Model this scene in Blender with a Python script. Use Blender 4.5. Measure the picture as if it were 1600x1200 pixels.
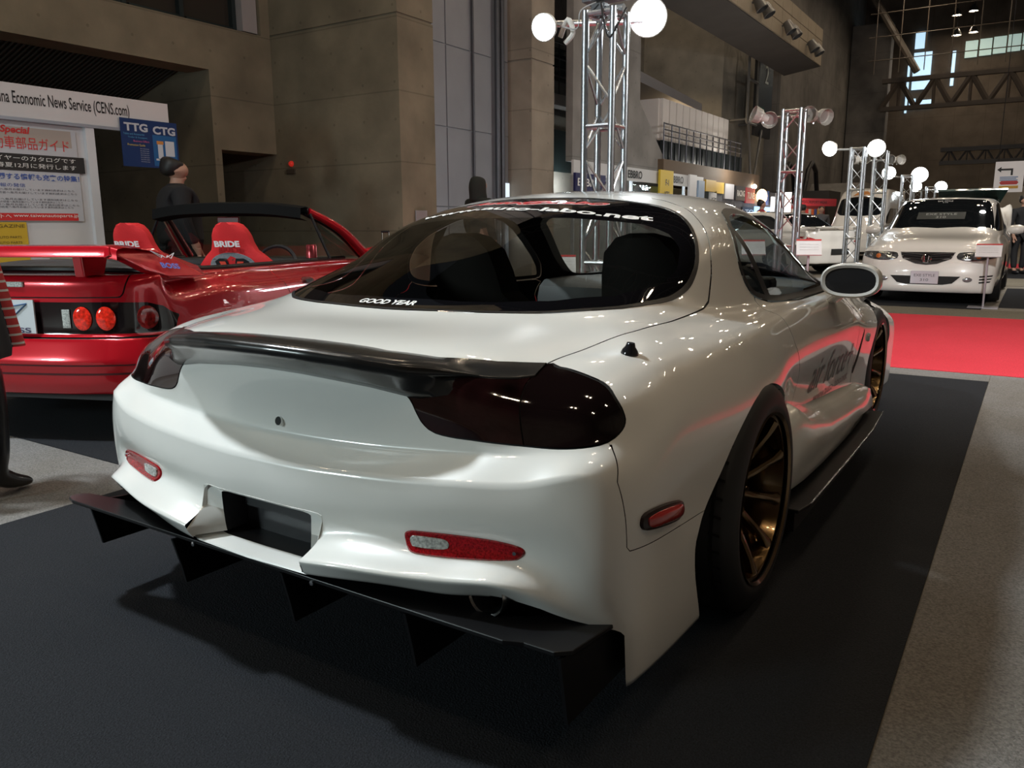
import bpy, bmesh, math, random
import numpy as np
from mathutils import Matrix, Vector
from mathutils.bvhtree import BVHTree

for _o in list(bpy.data.objects): bpy.data.objects.remove(_o)
SC = bpy.context.scene
COL = SC.collection
random.seed(7)
R = math.radians

# ---------------------------------------------------------------- camera
CAM_POS = Vector((1.453, -2.127, 1.058)); YAW, PITCH, ROLL, FPX = R(32.9), R(11.147), R(-.281), 1250.0
FW = Vector((-math.sin(YAW)*math.cos(PITCH), math.cos(YAW)*math.cos(PITCH), -math.sin(PITCH)))
_rt = Vector((math.cos(YAW), math.sin(YAW), 0)); _up = _rt.cross(FW)
RT = _rt*math.cos(ROLL) + _up*math.sin(ROLL); UP = _up*math.cos(ROLL) - _rt*math.sin(ROLL)
cam = bpy.data.cameras.new('camera'); camo = bpy.data.objects.new('camera', cam); COL.objects.link(camo)
cam.sensor_width = 36; cam.lens = FPX*36/1600; cam.clip_start = .05; cam.clip_end = 400
camo.matrix_world = Matrix(((RT.x, UP.x, -FW.x, CAM_POS.x), (RT.y, UP.y, -FW.y, CAM_POS.y), (RT.z, UP.z, -FW.z, CAM_POS.z), (0, 0, 0, 1)))
SC.camera = camo
SC.view_settings.view_transform = 'Standard'; SC.view_settings.look = 'None'
SC.view_settings.gamma = 1.0; SC.view_settings.use_curve_mapping = False
SC.view_settings.exposure = 0.12
SC.cycles.max_bounces = 8; SC.cycles.transparent_max_bounces = 24
SC.cycles.sample_clamp_indirect = 3.0; SC.cycles.caustics_reflective = False; SC.cycles.caustics_refractive = False
SC.cycles.use_denoising = True

# ---------------------------------------------------------------- world: the dim air of the hall
world = bpy.data.worlds.new('hall_air'); SC.world = world; world.use_nodes = True
world.node_tree.nodes['Background'].inputs[0].default_value = (.80, .86, 1.0, 1)
world.node_tree.nodes['Background'].inputs[1].default_value = .018

def lamp(kind, name, loc, energy, color=(1, 1, 1), target=None, size=.3, spot=90, blend=.5):
    d = bpy.data.lights.new(name, kind); d.energy = energy; d.color = color
    if kind == 'AREA': d.shape = 'DISK'; d.size = size
    elif kind == 'SPOT': d.spot_size = R(spot); d.spot_blend = blend; d.shadow_soft_size = size
    else: d.shadow_soft_size = size
    o = bpy.data.objects.new(name, d); COL.objects.link(o); o.location = loc
    if target is not None:
        o.rotation_euler = (Vector(target)-Vector(loc)).to_track_quat('-Z', 'Y').to_euler()
    return o

# floodlights inferred behind and above the coupe, plus added fill lamps (all out of frame); the hall's own hanging lamps and floodlights are built with the hall
lamp('AREA', 'unseen_lamp', (-3.6, -6.0, 1.9), 150, (.80, .97, .99), (-.3, -.9, .55), .9)
lamp('AREA', 'unseen_lamp', (-2.6, -1.5, 4.6), 230, (.86, .95, 1.0), (-.4, -1.2, 0), .35)
lamp('AREA', 'unseen_lamp', (2.3, 3.2, 3.3), 190, (1.0, .98, .95), (-.2, 10.2, 1.0), .5)  # fill added to brighten the wagon front and the truss; no known source
lamp('AREA', 'unseen_lamp', (-3.4, -1.2, 3.8), 22, (.95, .97, 1.0), (-6.7, 2.2, 1.5), .4)  # fill added to brighten the white booth panels; no known source
lamp('AREA', 'unseen_lamp', (1.6, 14.0, 4.2), 200, (1.0, .98, .95), (-1.6, 17.5, .4), .6)

# ---------------------------------------------------------------- pixels of the photograph -> points of the place
def ray(px, py): return FW + RT*((px-800)/FPX) - UP*((py-600)/FPX)
def at(px, py, x=None, y=None, z=None, d=None):
    r = ray(px, py)
    if d is not None: return CAM_POS + r*d
    if x is not None: return CAM_POS + r*((x-CAM_POS.x)/r.x)
    if y is not None: return CAM_POS + r*((y-CAM_POS.y)/r.y)
    return CAM_POS + r*((z-CAM_POS.z)/r.z)

# ---------------------------------------------------------------- materials
MATS = {}
def mat(name, color, rough=.5, metal=0, coat=0, spec=.5, noise=None, bump=None, emit=None, inside=None, alpha=None, coat_rough=.03):
    """noise = (scale, amount, detail) wobble of the colour; bump = (scale, strength); inside = colour of the back faces"""
    if name in MATS: return MATS[name]
    m = bpy.data.materials.new(name); MATS[name] = m; m.use_nodes = True
    nt = m.node_tree; N = nt.nodes; L = nt.links; b = N['Principled BSDF']
    b.inputs['Base Color'].default_value = (*color, 1); b.inputs['Roughness'].default_value = rough
    b.inputs['Metallic'].default_value = metal; b.inputs['Coat Weight'].default_value = coat
    b.inputs['Coat Roughness'].default_value = coat_rough; b.inputs['Specular IOR Level'].default_value = spec
    tc = N.new('ShaderNodeTexCoord')
    if noise:
        n = N.new('ShaderNodeTexNoise'); n.inputs['Scale'].default_value = noise[0]; n.inputs['Detail'].default_value = noise[2] if len(noise) > 2 else 6
        L.new(tc.outputs['Object'], n.inputs['Vector'])
        mr = N.new('ShaderNodeMapRange'); mr.inputs[1].default_value = .3; mr.inputs[2].default_value = .7
        mr.inputs[3].default_value = 1-noise[1]; mr.inputs[4].default_value = 1+noise[1]
        mx = N.new('ShaderNodeVectorMath'); mx.operation = 'SCALE'; mx.inputs[0].default_value = color
        L.new(n.outputs['Fac'], mr.inputs[0]); L.new(mr.outputs[0], mx.inputs['Scale']); L.new(mx.outputs[0], b.inputs['Base Color'])
    if bump:
        n2 = N.new('ShaderNodeTexNoise'); n2.inputs['Scale'].default_value = bump[0]; n2.inputs['Detail'].default_value = 4
        L.new(tc.outputs['Object'], n2.inputs['Vector'])
        bp = N.new('ShaderNodeBump'); bp.inputs['Strength'].default_value = bump[1]; bp.inputs['Distance'].default_value = .01
        L.new(n2.outputs['Fac'], bp.inputs['Height']); L.new(bp.outputs[0], b.inputs['Normal'])
    if emit:
        b.inputs['Emission Color'].default_value = (*emit[0], 1); b.inputs['Emission Strength'].default_value = emit[1]
    if inside is not None:
        out = N['Material Output']; d = N.new('ShaderNodeBsdfDiffuse'); d.inputs[0].default_value = (*inside, 1)
        g = N.new('ShaderNodeNewGeometry'); mxs = N.new('ShaderNodeMixShader')
        L.new(g.outputs['Backfacing'], mxs.inputs[0]); L.new(b.outputs[0], mxs.inputs[1]); L.new(d.outputs[0], mxs.inputs[2]); L.new(mxs.outputs[0], out.inputs[0])
    return m

def glass(name, tint, refl=1.0, rough=0.0):
    if name in MATS: return MATS[name]
    m = bpy.data.materials.new(name); MATS[name] = m; m.use_nodes = True
    nt = m.node_tree; N = nt.nodes; L = nt.links; N.remove(N['Principled BSDF'])
    t = N.new('ShaderNodeBsdfTransparent'); t.inputs[0].default_value = (*tint, 1)
    g = N.new('ShaderNodeBsdfGlossy'); g.inputs['Roughness'].default_value = rough; g.inputs[0].default_value = (refl, refl, refl, 1)
    ge = N.new('ShaderNodeNewGeometry'); dt = N.new('ShaderNodeVectorMath'); dt.operation = 'DOT_PRODUCT'; L.new(ge.outputs['Incoming'], dt.inputs[0]); L.new(ge.outputs['Normal'], dt.inputs[1])
    ab = N.new('ShaderNodeMath'); ab.operation = 'ABSOLUTE'; L.new(dt.outputs['Value'], ab.inputs[0]); iv = N.new('ShaderNodeMath'); iv.operation = 'SUBTRACT'; iv.inputs[0].default_value = 1; L.new(ab.outputs[0], iv.inputs[1])
    pw = N.new('ShaderNodeMath'); pw.operation = 'POWER'; L.new(iv.outputs[0], pw.inputs[0]); pw.inputs[1].default_value = 5
    f = N.new('ShaderNodeMath'); f.operation = 'MULTIPLY_ADD'; L.new(pw.outputs[0], f.inputs[0]); f.inputs[1].default_value = .93; f.inputs[2].default_value = .055; mx = N.new('ShaderNodeMixShader')
    L.new(f.outputs[0], mx.inputs[0]); L.new(t.outputs[0], mx.inputs[1]); L.new(g.outputs[0], mx.inputs[2]); L.new(mx.outputs[0], N['Material Output'].inputs[0])
    return m

def emis(name, color, strength):
    if name in MATS: return MATS[name]
    return mat(name, tuple(min(1, c) for c in color), .5, emit=(color, strength))

# ---------------------------------------------------------------- objects
def tag(o, label=None, cat=None, group=None, kind=None):
    if label: o['label'] = label
    if cat: o['category'] = cat
    if group: o['group'] = group
    if kind: o['kind'] = kind
    return o

def empty(name, loc=(0, 0, 0), rz=0, label=None, cat=None, group=None, parent=None):
    o = bpy.data.objects.new(name, None); COL.objects.link(o); o.location = loc; o.rotation_euler = (0, 0, rz)
    if parent: o.parent = parent
    return tag(o, label, cat, group)

def obj(name, verts, faces, m, parent=None, smooth=False, normals=None):
    me = bpy.data.meshes.new(name); me.from_pydata([tuple(map(float, v)) for v in verts], [], [tuple(map(int, f)) for f in faces])
    if m is not None: me.materials.append(m)
    me.update()
    if smooth: me.shade_smooth()
    if normals is not None: me.normals_split_custom_set_from_vertices([tuple(map(float, n)) for n in normals])
    o = bpy.data.objects.new(name, me); COL.objects.link(o)
    if parent: o.parent = parent
    return o

class MB:
    """collects shapes of one part; build() links them as one mesh"""
    def __init__(s): s.v = []; s.f = []
    def add(s, vs, fs):
        n = len(s.v); s.v += [Vector(v) for v in vs]; s.f += [tuple(i+n for i in f) for f in fs]; return s
    def box(s, a, b):
        (x0, y0, z0), (x1, y1, z1) = a, b
        vs = [(x0, y0, z0), (x1, y0, z0), (x1, y1, z0), (x0, y1, z0), (x0, y0, z1), (x1, y0, z1), (x1, y1, z1), (x0, y1, z1)]
        return s.add(vs, [(0, 3, 2, 1), (4, 5, 6, 7), (0, 1, 5, 4), (1, 2, 6, 5), (2, 3, 7, 6), (3, 0, 4, 7)])
    def prism(s, loop, vec):
        """loop: planar 3D outline, pushed along vec"""
        n = len(loop); vec = Vector(vec); vs = [Vector(p) for p in loop]+[Vector(p)+vec for p in loop]
        return s.add(vs, [tuple(range(n))[::-1], tuple(range(n, 2*n))]+[(i, (i+1) % n, n+(i+1) % n, n+i) for i in range(n)])
    def tube(s, a, b, r, r2=None, n=10, cap=True):
        a = Vector(a); b = Vector(b); r2 = r if r2 is None else r2; d = (b-a).normalized()
        u = d.orthogonal().normalized(); w = d.cross(u); vs = []
        for p, rr in ((a, r), (b, r2)):
            for i in range(n): t = 2*math.pi*i/n; vs.append(p+u*(rr*math.cos(t))+w*(rr*math.sin(t)))
        fs = [(i, (i+1) % n, n+(i+1) % n, n+i) for i in range(n)]
        if cap: fs += [tuple(range(n))[::-1], tuple(range(n, 2*n))]
        return s.add(vs, fs)
    def path(s, pts, r, n=8, close=False):
        pts = [Vector(p) for p in pts]; rr = r if isinstance(r, (list, tuple)) else [r]*len(pts); vs = []; fs = []; u = None
        for k, p in enumerate(pts):
            d = (pts[min(k+1, len(pts)-1)]-pts[max(k-1, 0)]).normalized()
            u = d.orthogonal().normalized() if u is None else (u-d*u.dot(d)).normalized()
            w = d.cross(u)
            for i in range(n): t = 2*math.pi*i/n; vs.append(p+u*(rr[k]*math.cos(t))+w*(rr[k]*math.sin(t)))
        for k in range(len(pts)-1):
            fs += [(k*n+i, k*n+(i+1) % n, (k+1)*n+(i+1) % n, (k+1)*n+i) for i in range(n)]
        fs += [tuple(range(n))[::-1], tuple(range((len(pts)-1)*n, len(pts)*n))]
        return s.add(vs, fs)
    def lathe(s, prof, origin, axis='x', n=48, close=False):
        """prof: (r, t) pairs, t along the axis"""
        o = Vector(origin); ax = {'x': (Vector((1, 0, 0)), Vector((0, 1, 0)), Vector((0, 0, 1))), 'y': (Vector((0, 1, 0)), Vector((1, 0, 0)), Vector((0, 0, 1))), 'z': (Vector((0, 0, 1)), Vector((1, 0, 0)), Vector((0, 1, 0)))}[axis] if isinstance(axis, str) else axis
        vs = []; m = len(prof)
        for i in range(n):
            t = 2*math.pi*i/n
            for r, h in prof: vs.append(o+ax[0]*h+ax[1]*(r*math.cos(t))+ax[2]*(r*math.sin(t)))
        fs = []
        for i in range(n):
            j = (i+1) % n
            for k in range(m-1+(1 if close else 0)): fs.append((i*m+k, i*m+(k+1) % m, j*m+(k+1) % m, j*m+k))
        return s.add(vs, fs)
    def grid(s, rows, close=False):
        n = len(rows[0]); vs = [p for r in rows for p in r]; fs = []
        for i in range(len(rows)-1):
            for j in range(n-1+(1 if close else 0)): fs.append((i*n+j, i*n+(j+1) % n, (i+1)*n+(j+1) % n, (i+1)*n+j))
        return s.add(vs, fs)
    def ball(s, c, r, n=12, sc=(1, 1, 1)):
        c = Vector(c); rows = []
        for i in range(n+1):
            a = math.pi*i/n; rows.append([c+Vector((math.sin(a)*math.cos(2*math.pi*j/(2*n))*r*sc[0], math.sin(a)*math.sin(2*math.pi*j/(2*n))*r*sc[1], math.cos(a)*r*sc[2])) for j in range(2*n)])
        return s.grid(rows, True)
    def build(s, name, m, parent=None, smooth=False, bevel=0, recalc=True):
        me = bpy.data.meshes.new(name); me.from_pydata([tuple(v) for v in s.v], [], s.f); me.materials.append(m)
        if recalc:
            bm = bmesh.new(); bm.from_mesh(me); bmesh.ops.recalc_face_normals(bm, faces=bm.faces); bm.to_mesh(me); bm.free()
        if smooth:
            me.shade_smooth()
            try: me.set_sharp_from_angle(angle=R(38))
            except Exception: pass
        me.update(); o = bpy.data.objects.new(name, me); COL.objects.link(o)
        if parent: o.parent = parent
        if bevel:
            b = o.modifiers.new('bevel', 'BEVEL'); b.width = bevel; b.segments = 2; b.limit_method = 'ANGLE'
        return o

def children(o): return [c for c in bpy.data.objects if c.parent == o]
def copy_tree(o, parent=None):
    c = o.copy(); COL.objects.link(c); c.parent = parent
    for ch in children(o): copy_tree(ch, c)
    return c

def cr(pts, n=6, close=False):
    """Catmull-Rom through points"""
    P = [np.array(p, float) for p in pts]; o = []
    m = len(P); rng = range(m if close else m-1)
    for i in rng:
        p0 = P[(i-1) % m] if close else P[max(i-1, 0)]; p1 = P[i]; p2 = P[(i+1) % m]; p3 = P[(i+2) % m] if close else P[min(i+2, m-1)]
        for k in range(n):
            t = k/n; o.append(.5*((2*p1)+(-p0+p2)*t+(2*p0-5*p1+4*p2-p3)*t*t+(-p0+3*p1-3*p2+p3)*t**3))
    if not close: o.append(P[-1])
    return o

# ---------------------------------------------------------------- lettering
def letters(body, size=1.0, width=None, height=None, shear=0, bold=0, spacing=1.0, stretch=1.0, res=3, extrude=0):
    """returns (verts, faces) of flat lettering centred on its own middle, in the xy plane"""
    cu = bpy.data.curves.new('lettering', 'FONT'); cu.body = body; cu.size = size; cu.shear = shear; cu.offset = bold; cu.space_character = spacing; cu.resolution_u = res
    o = bpy.data.objects.new('lettering', cu); COL.objects.link(o); bpy.context.view_layer.update()
    dg = bpy.context.evaluated_depsgraph_get(); me = bpy.data.meshes.new_from_object(o.evaluated_get(dg))
    v = np.array([x.co[:] for x in me.vertices]).reshape(-1, 3); f = [tuple(p.vertices) for p in me.polygons]
    bpy.data.objects.remove(o); bpy.data.curves.remove(cu); bpy.data.meshes.remove(me)
    if len(v) == 0: return v, f
    lo, hi = v.min(0), v.max(0); v[:, :2] -= (lo+hi)[:2]/2; w, h = (hi-lo)[:2]
    if width: v[:, 0] *= width/w
    if height: v[:, 1] *= height/h
    elif width: v[:, 1] *= width/w*stretch
    return v, f

def write(name, body, m, origin, u, w, width=None, height=None, parent=None, lift=.002, **k):
    """lettering laid flat at origin, reading along u, upright along w"""
    v, f = letters(body, width=width, height=height, **k)
    u = Vector(u).normalized(); w = Vector(w).normalized(); n = u.cross(w).normalized(); o = Vector(origin)
    return obj(name, [o+u*p[0]+w*p[1]+n*lift for p in v], f, m, parent)

# ---------------------------------------------------------------- cutting curved shells along drawn outlines
def sdf(P, poly):
    """signed distance of 2-D points to a closed outline, negative inside"""
    P = np.asarray(P, float); A = np.asarray(poly, float); B = np.roll(A, -1, 0); d = np.full(len(P), 1e9); ins = np.zeros(len(P), bool)
    for a, b in zip(A, B):
        e = b-a; l = e@e
        if l < 1e-14: continue
        t = np.clip(((P-a)@e)/l, 0, 1); q = P-a-t[:, None]*e; d = np.minimum(d, np.hypot(q[:, 0], q[:, 1]))
        c = ((a[1] > P[:, 1]) != (b[1] > P[:, 1])); 
        with np.errstate(divide='ignore', invalid='ignore'):
            xx = a[0]+(P[:, 1]-a[1])*(b[0]-a[0])/(b[1]-a[1])
        ins ^= c & (P[:, 0] < xx)
    return np.where(ins, -d, d)

def cut(M, fn):
    """M = (V, N, faces). Returns (inside, outside) of fn(V) < 0, cut cleanly along fn = 0"""
    V, N, F = M
    if not F: return M, M
    f = fn(V); f = np.where(np.abs(f) < 1e-7, 1e-7, f); s = f < 0
    V2 = [V]; N2 = [N]; extra = {}; cnt = [len(V)]; nv = []; nn = []
    def mid(a, b):
        k = (a, b) if a < b else (b, a)
        if k not in extra:
            t = f[k[0]]/(f[k[0]]-f[k[1]]); extra[k] = cnt[0]; cnt[0] += 1
            nv.append(V[k[0]]+(V[k[1]]-V[k[0]])*t); nn.append(N[k[0]]+(N[k[1]]-N[k[0]])*t)
        return extra[k]
    A = []; B = []
    for fc in F:
        k = sum(1 for i in fc if s[i])
        if k == len(fc): A.append(fc)
        elif k == 0: B.append(fc)
        else:
            a = []; b = []; n = len(fc)
            for i in range(n):
                p, q = fc[i], fc[(i+1) % n]
                (a if s[p] else b).append(p)
                if s[p] != s[q]: m = mid(p, q); a.append(m); b.append(m)
            if len(a) > 2: A.append(tuple(a))
            if len(b) > 2: B.append(tuple(b))
    if nv: V = np.vstack([V, nv]); N = np.vstack([N, nn])
    def comp(F):
        if not F: return (np.zeros((0, 3)), np.zeros((0, 3)), [])
        u = sorted({i for fc in F for i in fc}); mp = {i: j for j, i in enumerate(u)}
        return (V[u], N[u], [tuple(mp[i] for i in fc) for fc in F])
    return comp(A), comp(B)

def join(*Ms):
    V = []; N = []; F = []; n = 0
    for m in Ms:
        if len(m[0]) == 0: continue
        V.append(m[0]); N.append(m[1]); F += [tuple(i+n for i in f) for f in m[2]]; n += len(m[0])
    return (np.vstack(V), np.vstack(N), F) if V else (np.zeros((0, 3)), np.zeros((0, 3)), [])

def put(name, M, m, parent, offset=0):
    V = M[0]+M[1]*offset if offset else M[0]
    return obj(name, V, M[2], m, parent, smooth=True, normals=M[1])

def gap_cut(M, fn, w=.0022):
    """splits M along fn = 0 leaving a thin gap: returns inside, outside, the sunk strip"""
    a, rest = cut(M, lambda V: fn(V)+w)
    g, b = cut(rest, lambda V: fn(V)-w)
    return a, b, g

def rim(M, fn, vec, tol=.0015):
    """a flange: border edges of M lying on fn = 0, pushed along vec(V)"""
    V, N, F = M; cnt = {}
    for fc in F:
        for i in range(len(fc)):
            k = (fc[i], fc[(i+1) % len(fc)]); cnt[tuple(sorted(k))] = cnt.get(tuple(sorted(k)), 0)+1
    f = np.abs(fn(V)); E = [k for k, c in cnt.items() if c == 1 and f[k[0]] < tol and f[k[1]] < tol]
    ids = sorted({i for e in E for i in e}); mp = {i: j for j, i in enumerate(ids)}; n = len(ids)
    if not n: return [], []
    P = V[ids]; Q = P+vec(P); return np.vstack([P, Q]), [(mp[a], mp[b], n+mp[b], n+mp[a]) for a, b in E]

def shell(verts, faces, crease, levels=3, iters=9):
    """half cage -> mirrored subdivision surface that passes through the cage points. Returns (V, N, faces)"""
    n = len(verts); V = np.array(verts, float); mid = [i for i in range(n) if abs(V[i, 0]) < 1e-6]; mp = {i: i for i in mid}; W = [list(v) for v in V]
    for i in range(n):
        if i not in mp: mp[i] = len(W); W.append([-V[i, 0], V[i, 1], V[i, 2]])
    F = list(faces)+[tuple(mp[i] for i in reversed(f)) for f in faces]
    me = bpy.data.meshes.new('cage'); me.from_pydata(W, [], F); me.update()
    ca = me.attributes.new('crease_edge', 'FLOAT', 'EDGE'); cc = dict(crease)
    cc.update({tuple(sorted((mp[a], mp[b]))): v for (a, b), v in crease.items()})
    for e in me.edges:
        k = tuple(sorted(e.vertices))
        if k in cc: ca.data[e.index].value = cc[k]
    ob = bpy.data.objects.new('cage', me); COL.objects.link(ob); md = ob.modifiers.new('s', 'SUBSURF'); md.levels = 2; md.use_limit_surface = True
    T = np.array(W); P = T.copy(); n2 = len(W)
    def ev(): 
        me.vertices.foreach_set('co', P.ravel()); me.update(); dg = bpy.context.evaluated_depsgraph_get(); dg.update(); return ob.evaluated_get(dg).data
    for it in range(iters):
        e = ev(); co = np.zeros(len(e.vertices)*3); e.vertices.foreach_get('co', co); P = P+(T-co.reshape(-1, 3)[:n2])*.9; P[mid, 0] = 0
    md.levels = levels; e = ev(); co = np.zeros(len(e.vertices)*3); e.vertices.foreach_get('co', co)
    F2 = [tuple(p.vertices) for p in e.polygons]; co = co.reshape(-1, 3).copy()
    nn = np.zeros(len(co)*3); e.vertex_normals.foreach_get('vector', nn)
    bpy.data.objects.remove(ob); bpy.data.meshes.remove(me)
    return co, nn.reshape(-1, 3).copy(), F2

# ================================================================ the hall
def concrete(name, col, lines=(0, 0, 0), lo=.75):
    """board-marked concrete: blotches, tie holes and pour joints; lines = spacing along x, y, z (0 = none)"""
    if name in MATS: return MATS[name]
    m = mat(name, col, .85, noise=(1.4, .22, 10), bump=(14, .25)); nt = m.node_tree; N = nt.nodes; L = nt.links; b = N['Principled BSDF']
    src = b.inputs['Base Color'].links[0].from_socket; g = N.new('ShaderNodeNewGeometry'); sp = N.new('ShaderNodeSeparateXYZ'); L.new(g.outputs['Position'], sp.inputs[0])
    tot = None
    for ax, s in zip('XYZ', lines):
        if not s: continue
        a = N.new('ShaderNodeMath'); a.operation = 'PINGPONG'; a.inputs[1].default_value = s/2; L.new(sp.outputs[ax], a.inputs[0])
        c = N.new('ShaderNodeMath'); c.operation = 'LESS_THAN'; c.inputs[1].default_value = .010; L.new(a.outputs[0], c.inputs[0])
        if tot is None: tot = c.outputs[0]
        else:
            mxx = N.new('ShaderNodeMath'); mxx.operation = 'MAXIMUM'; L.new(tot, mxx.inputs[0]); L.new(c.outputs[0], mxx.inputs[1]); tot = mxx.outputs[0]
    # tie holes: small dark dots on a lattice over x+y and z
    ad = N.new('ShaderNodeMath'); ad.operation = 'ADD'; L.new(sp.outputs['X'], ad.inputs[0]); L.new(sp.outputs['Y'], ad.inputs[1]); dd = []
    for so, per in ((ad.outputs[0], .62), (sp.outputs['Z'], .52)):
        a = N.new('ShaderNodeMath'); a.operation = 'PINGPONG'; a.inputs[1].default_value = per/2; L.new(so, a.inputs[0]); c = N.new('ShaderNodeMath'); c.operation = 'POWER'; c.inputs[1].default_value = 2; L.new(a.outputs[0], c.inputs[0]); dd.append(c)
    sm_ = N.new('ShaderNodeMath'); sm_.operation = 'ADD'; L.new(dd[0].outputs[0], sm_.inputs[0]); L.new(dd[1].outputs[0], sm_.inputs[1])
    lt = N.new('ShaderNodeMath'); lt.operation = 'LESS_THAN'; lt.inputs[1].default_value = .00042; L.new(sm_.outputs[0], lt.inputs[0])
    if tot is None: tot = lt.outputs[0]
    else: mxx = N.new('ShaderNodeMath'); mxx.operation = 'MAXIMUM'; L.new(tot, mxx.inputs[0]); L.new(lt.outputs[0], mxx.inputs[1]); tot = mxx.outputs[0]
    n = N.new('ShaderNodeTexNoise'); n.inputs['Scale'].default_value = .5; n.inputs['Detail'].default_value = 12; L.new(g.outputs['Position'], n.inputs['Vector'])
    st = N.new('ShaderNodeMapRange'); st.inputs[1].default_value = .52; st.inputs[2].default_value = .70; st.inputs[3].default_value = 1; st.inputs[4].default_value = lo; L.new(n.outputs[0], st.inputs[0])
    s1 = N.new('ShaderNodeVectorMath'); s1.operation = 'SCALE'; L.new(src, s1.inputs[0]); L.new(st.outputs[0], s1.inputs['Scale']); last = s1.outputs[0]
    if tot is not None:
        k = N.new('ShaderNodeMapRange'); k.inputs[3].default_value = 1; k.inputs[4].default_value = .74; L.new(tot, k.inputs[0])
        s2 = N.new('ShaderNodeVectorMath'); s2.operation = 'SCALE'; L.new(last, s2.inputs[0]); L.new(k.outputs[0], s2.inputs['Scale']); last = s2.outputs[0]
    L.new(last, b.inputs['Base Color']); return m

M_con = concrete('warm_concrete', (.225, .20, .142), (0, 0, 1.0))
M_con2 = concrete('grey_concrete', (.235, .225, .215), (0, 2.4, 2.4))
M_con3 = concrete('dim_concrete', (.165, .155, .145), (1.9, 1.9, 1.9))
M_conp = concrete('plain_concrete', (.225, .21, .18))
M_dark = mat('dark_recess', (.02, .02, .022), .8)
M_blk = mat('black_plastic', (.012, .012, .014), .45)
M_alu = mat('brushed_aluminium', (.62, .66, .70), .32, metal=1, noise=(30, .08))
M_white_board = mat('white_board', (.72, .72, .74), .55, noise=(3, .03))
M_steel_door = mat('grey_steel_panel', (.30, .32, .36), .45, metal=.3, noise=(2, .05))

def wbox(name, a, b, m, kind='structure', **k):
    o = MB().box(a, b).build(name, m); tag(o, kind=kind, **k) if kind else tag(o, **k); return o

# floor: pale grey hall floor, with fitted carpets on it
def floor_mat(name, c1, c2, scale, rough=.95, fleck=.35):
    m = mat(name, c1, rough, noise=(scale, fleck, 8), bump=(220, .5), spec=.2); nt = m.node_tree; N = nt.nodes; L = nt.links; b = N['Principled BSDF']
    src = b.inputs['Base Color'].links[0].from_socket; tc = N.new('ShaderNodeTexCoord'); n = N.new('ShaderNodeTexNoise'); n.inputs['Scale'].default_value = 1.1; n.inputs['Detail'].default_value = 5
    L.new(tc.outputs['Object'], n.inputs['Vector']); mr = N.new('ShaderNodeMapRange'); mr.inputs[1].default_value = .42; mr.inputs[2].default_value = .62; L.new(n.outputs[0], mr.inputs[0])
    mx = N.new('ShaderNodeMix'); mx.data_type = 'RGBA'; L.new(mr.outputs[0], mx.inputs[0]); L.new(src, mx.inputs[6]); mx.inputs[7].default_value = (*c2, 1); mx.blend_type = 'MULTIPLY'; L.new(mx.outputs[2], b.inputs['Base Color']); return m
M_floor = floor_mat('hall_floor_concrete', (.20, .185, .155), (.8, .75, .68), 9, .55)
M_grey_carpet = floor_mat('light_grey_carpet', (.195, .19, .185), (.82, .78, .72), 150)
M_black_carpet = floor_mat('charcoal_carpet', (.0175, .019, .0225), (.9, .9, .9), 190)
M_red_carpet = floor_mat('red_carpet', (.66, .047, .070), (.95, .9, .9), 200)
M_taupe = floor_mat('taupe_carpet', (.17, .155, .12), (.9, .9, .9), 120)
wbox('floor', (-16, -12, -.2), (16, 60, 0), M_floor)
def carpet(name, x0, x1, y0, y1, t, m, label):
    o = MB().box((x0, y0, .0), (x1, y1, t)).build(name, m); tag(o, label, 'carpet'); return o
carpet('grey_carpet', -1.60, 1.275, 4.12, 4.40, .004, M_grey_carpet, 'narrow pale grey carpet strip between the black carpet and the red aisle')
carpet('grey_carpet', 1.278, 6.5, -7.5, 4.40, .004, M_grey_carpet, 'light grey carpet along the right side of the white coupe stand')
carpet('grey_carpet', -9.0, -1.603, -7.5, -.163, .004, M_grey_carpet, 'light grey carpet under the boots at the left, before the red convertible')
carpet('grey_carpet', -9.0, -5.603, -.16, 4.40, .004, M_grey_carpet, 'light grey carpet strip along the booth behind the red convertible')
carpet('black_carpet', -1.60, 1.275, -7.5, 4.117, .006, M_black_carpet, 'charcoal black carpet that the white coupe stands on')
carpet('black_mat', -5.6, -1.75, -.16, 4.35, .007, M_black_carpet, 'black mat that the red convertible stands on')
carpet('red_carpet', -6.4, 9.0, 4.43, 8.5, .004, M_red_carpet, 'bright red aisle carpet crossing in front of the white wagon')
carpet('taupe_carpet', -6.4, 9.0, 8.53, 9.45, .004, M_taupe, 'brownish grey floor strip between the red aisle and the white wagon')
# patches of display carpet farther down the hall
k = 0
for (x0, x1, y0, y1, c, lb) in [(-1.35, .95, 9.5, 13.8, 'black', 'dark carpet patch under the white wagon'), (1.12, 2.9, 9.9, 13.6, 'black', 'dark carpet square to the right of the white wagon'),
    (.97, 3.2, 14.2, 16.4, 'taupe', 'brown carpet square behind the dark one beside the wagon'), (.4, 1.45, 16.6, 20.5, 'black', 'small dark carpet patch far behind the wagon mirror'),
    (.9, 3.2, 21.0, 23.5, 'red', 'small red carpet patch at the far right end of the aisle')]:
    carpet({'black': 'black_carpet', 'taupe': 'taupe_carpet', 'red': 'red_carpet'}[c], x0, x1, y0, y1, .005, {'black': M_black_carpet, 'taupe': M_taupe, 'red': M_red_carpet}[c], lb)

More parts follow.
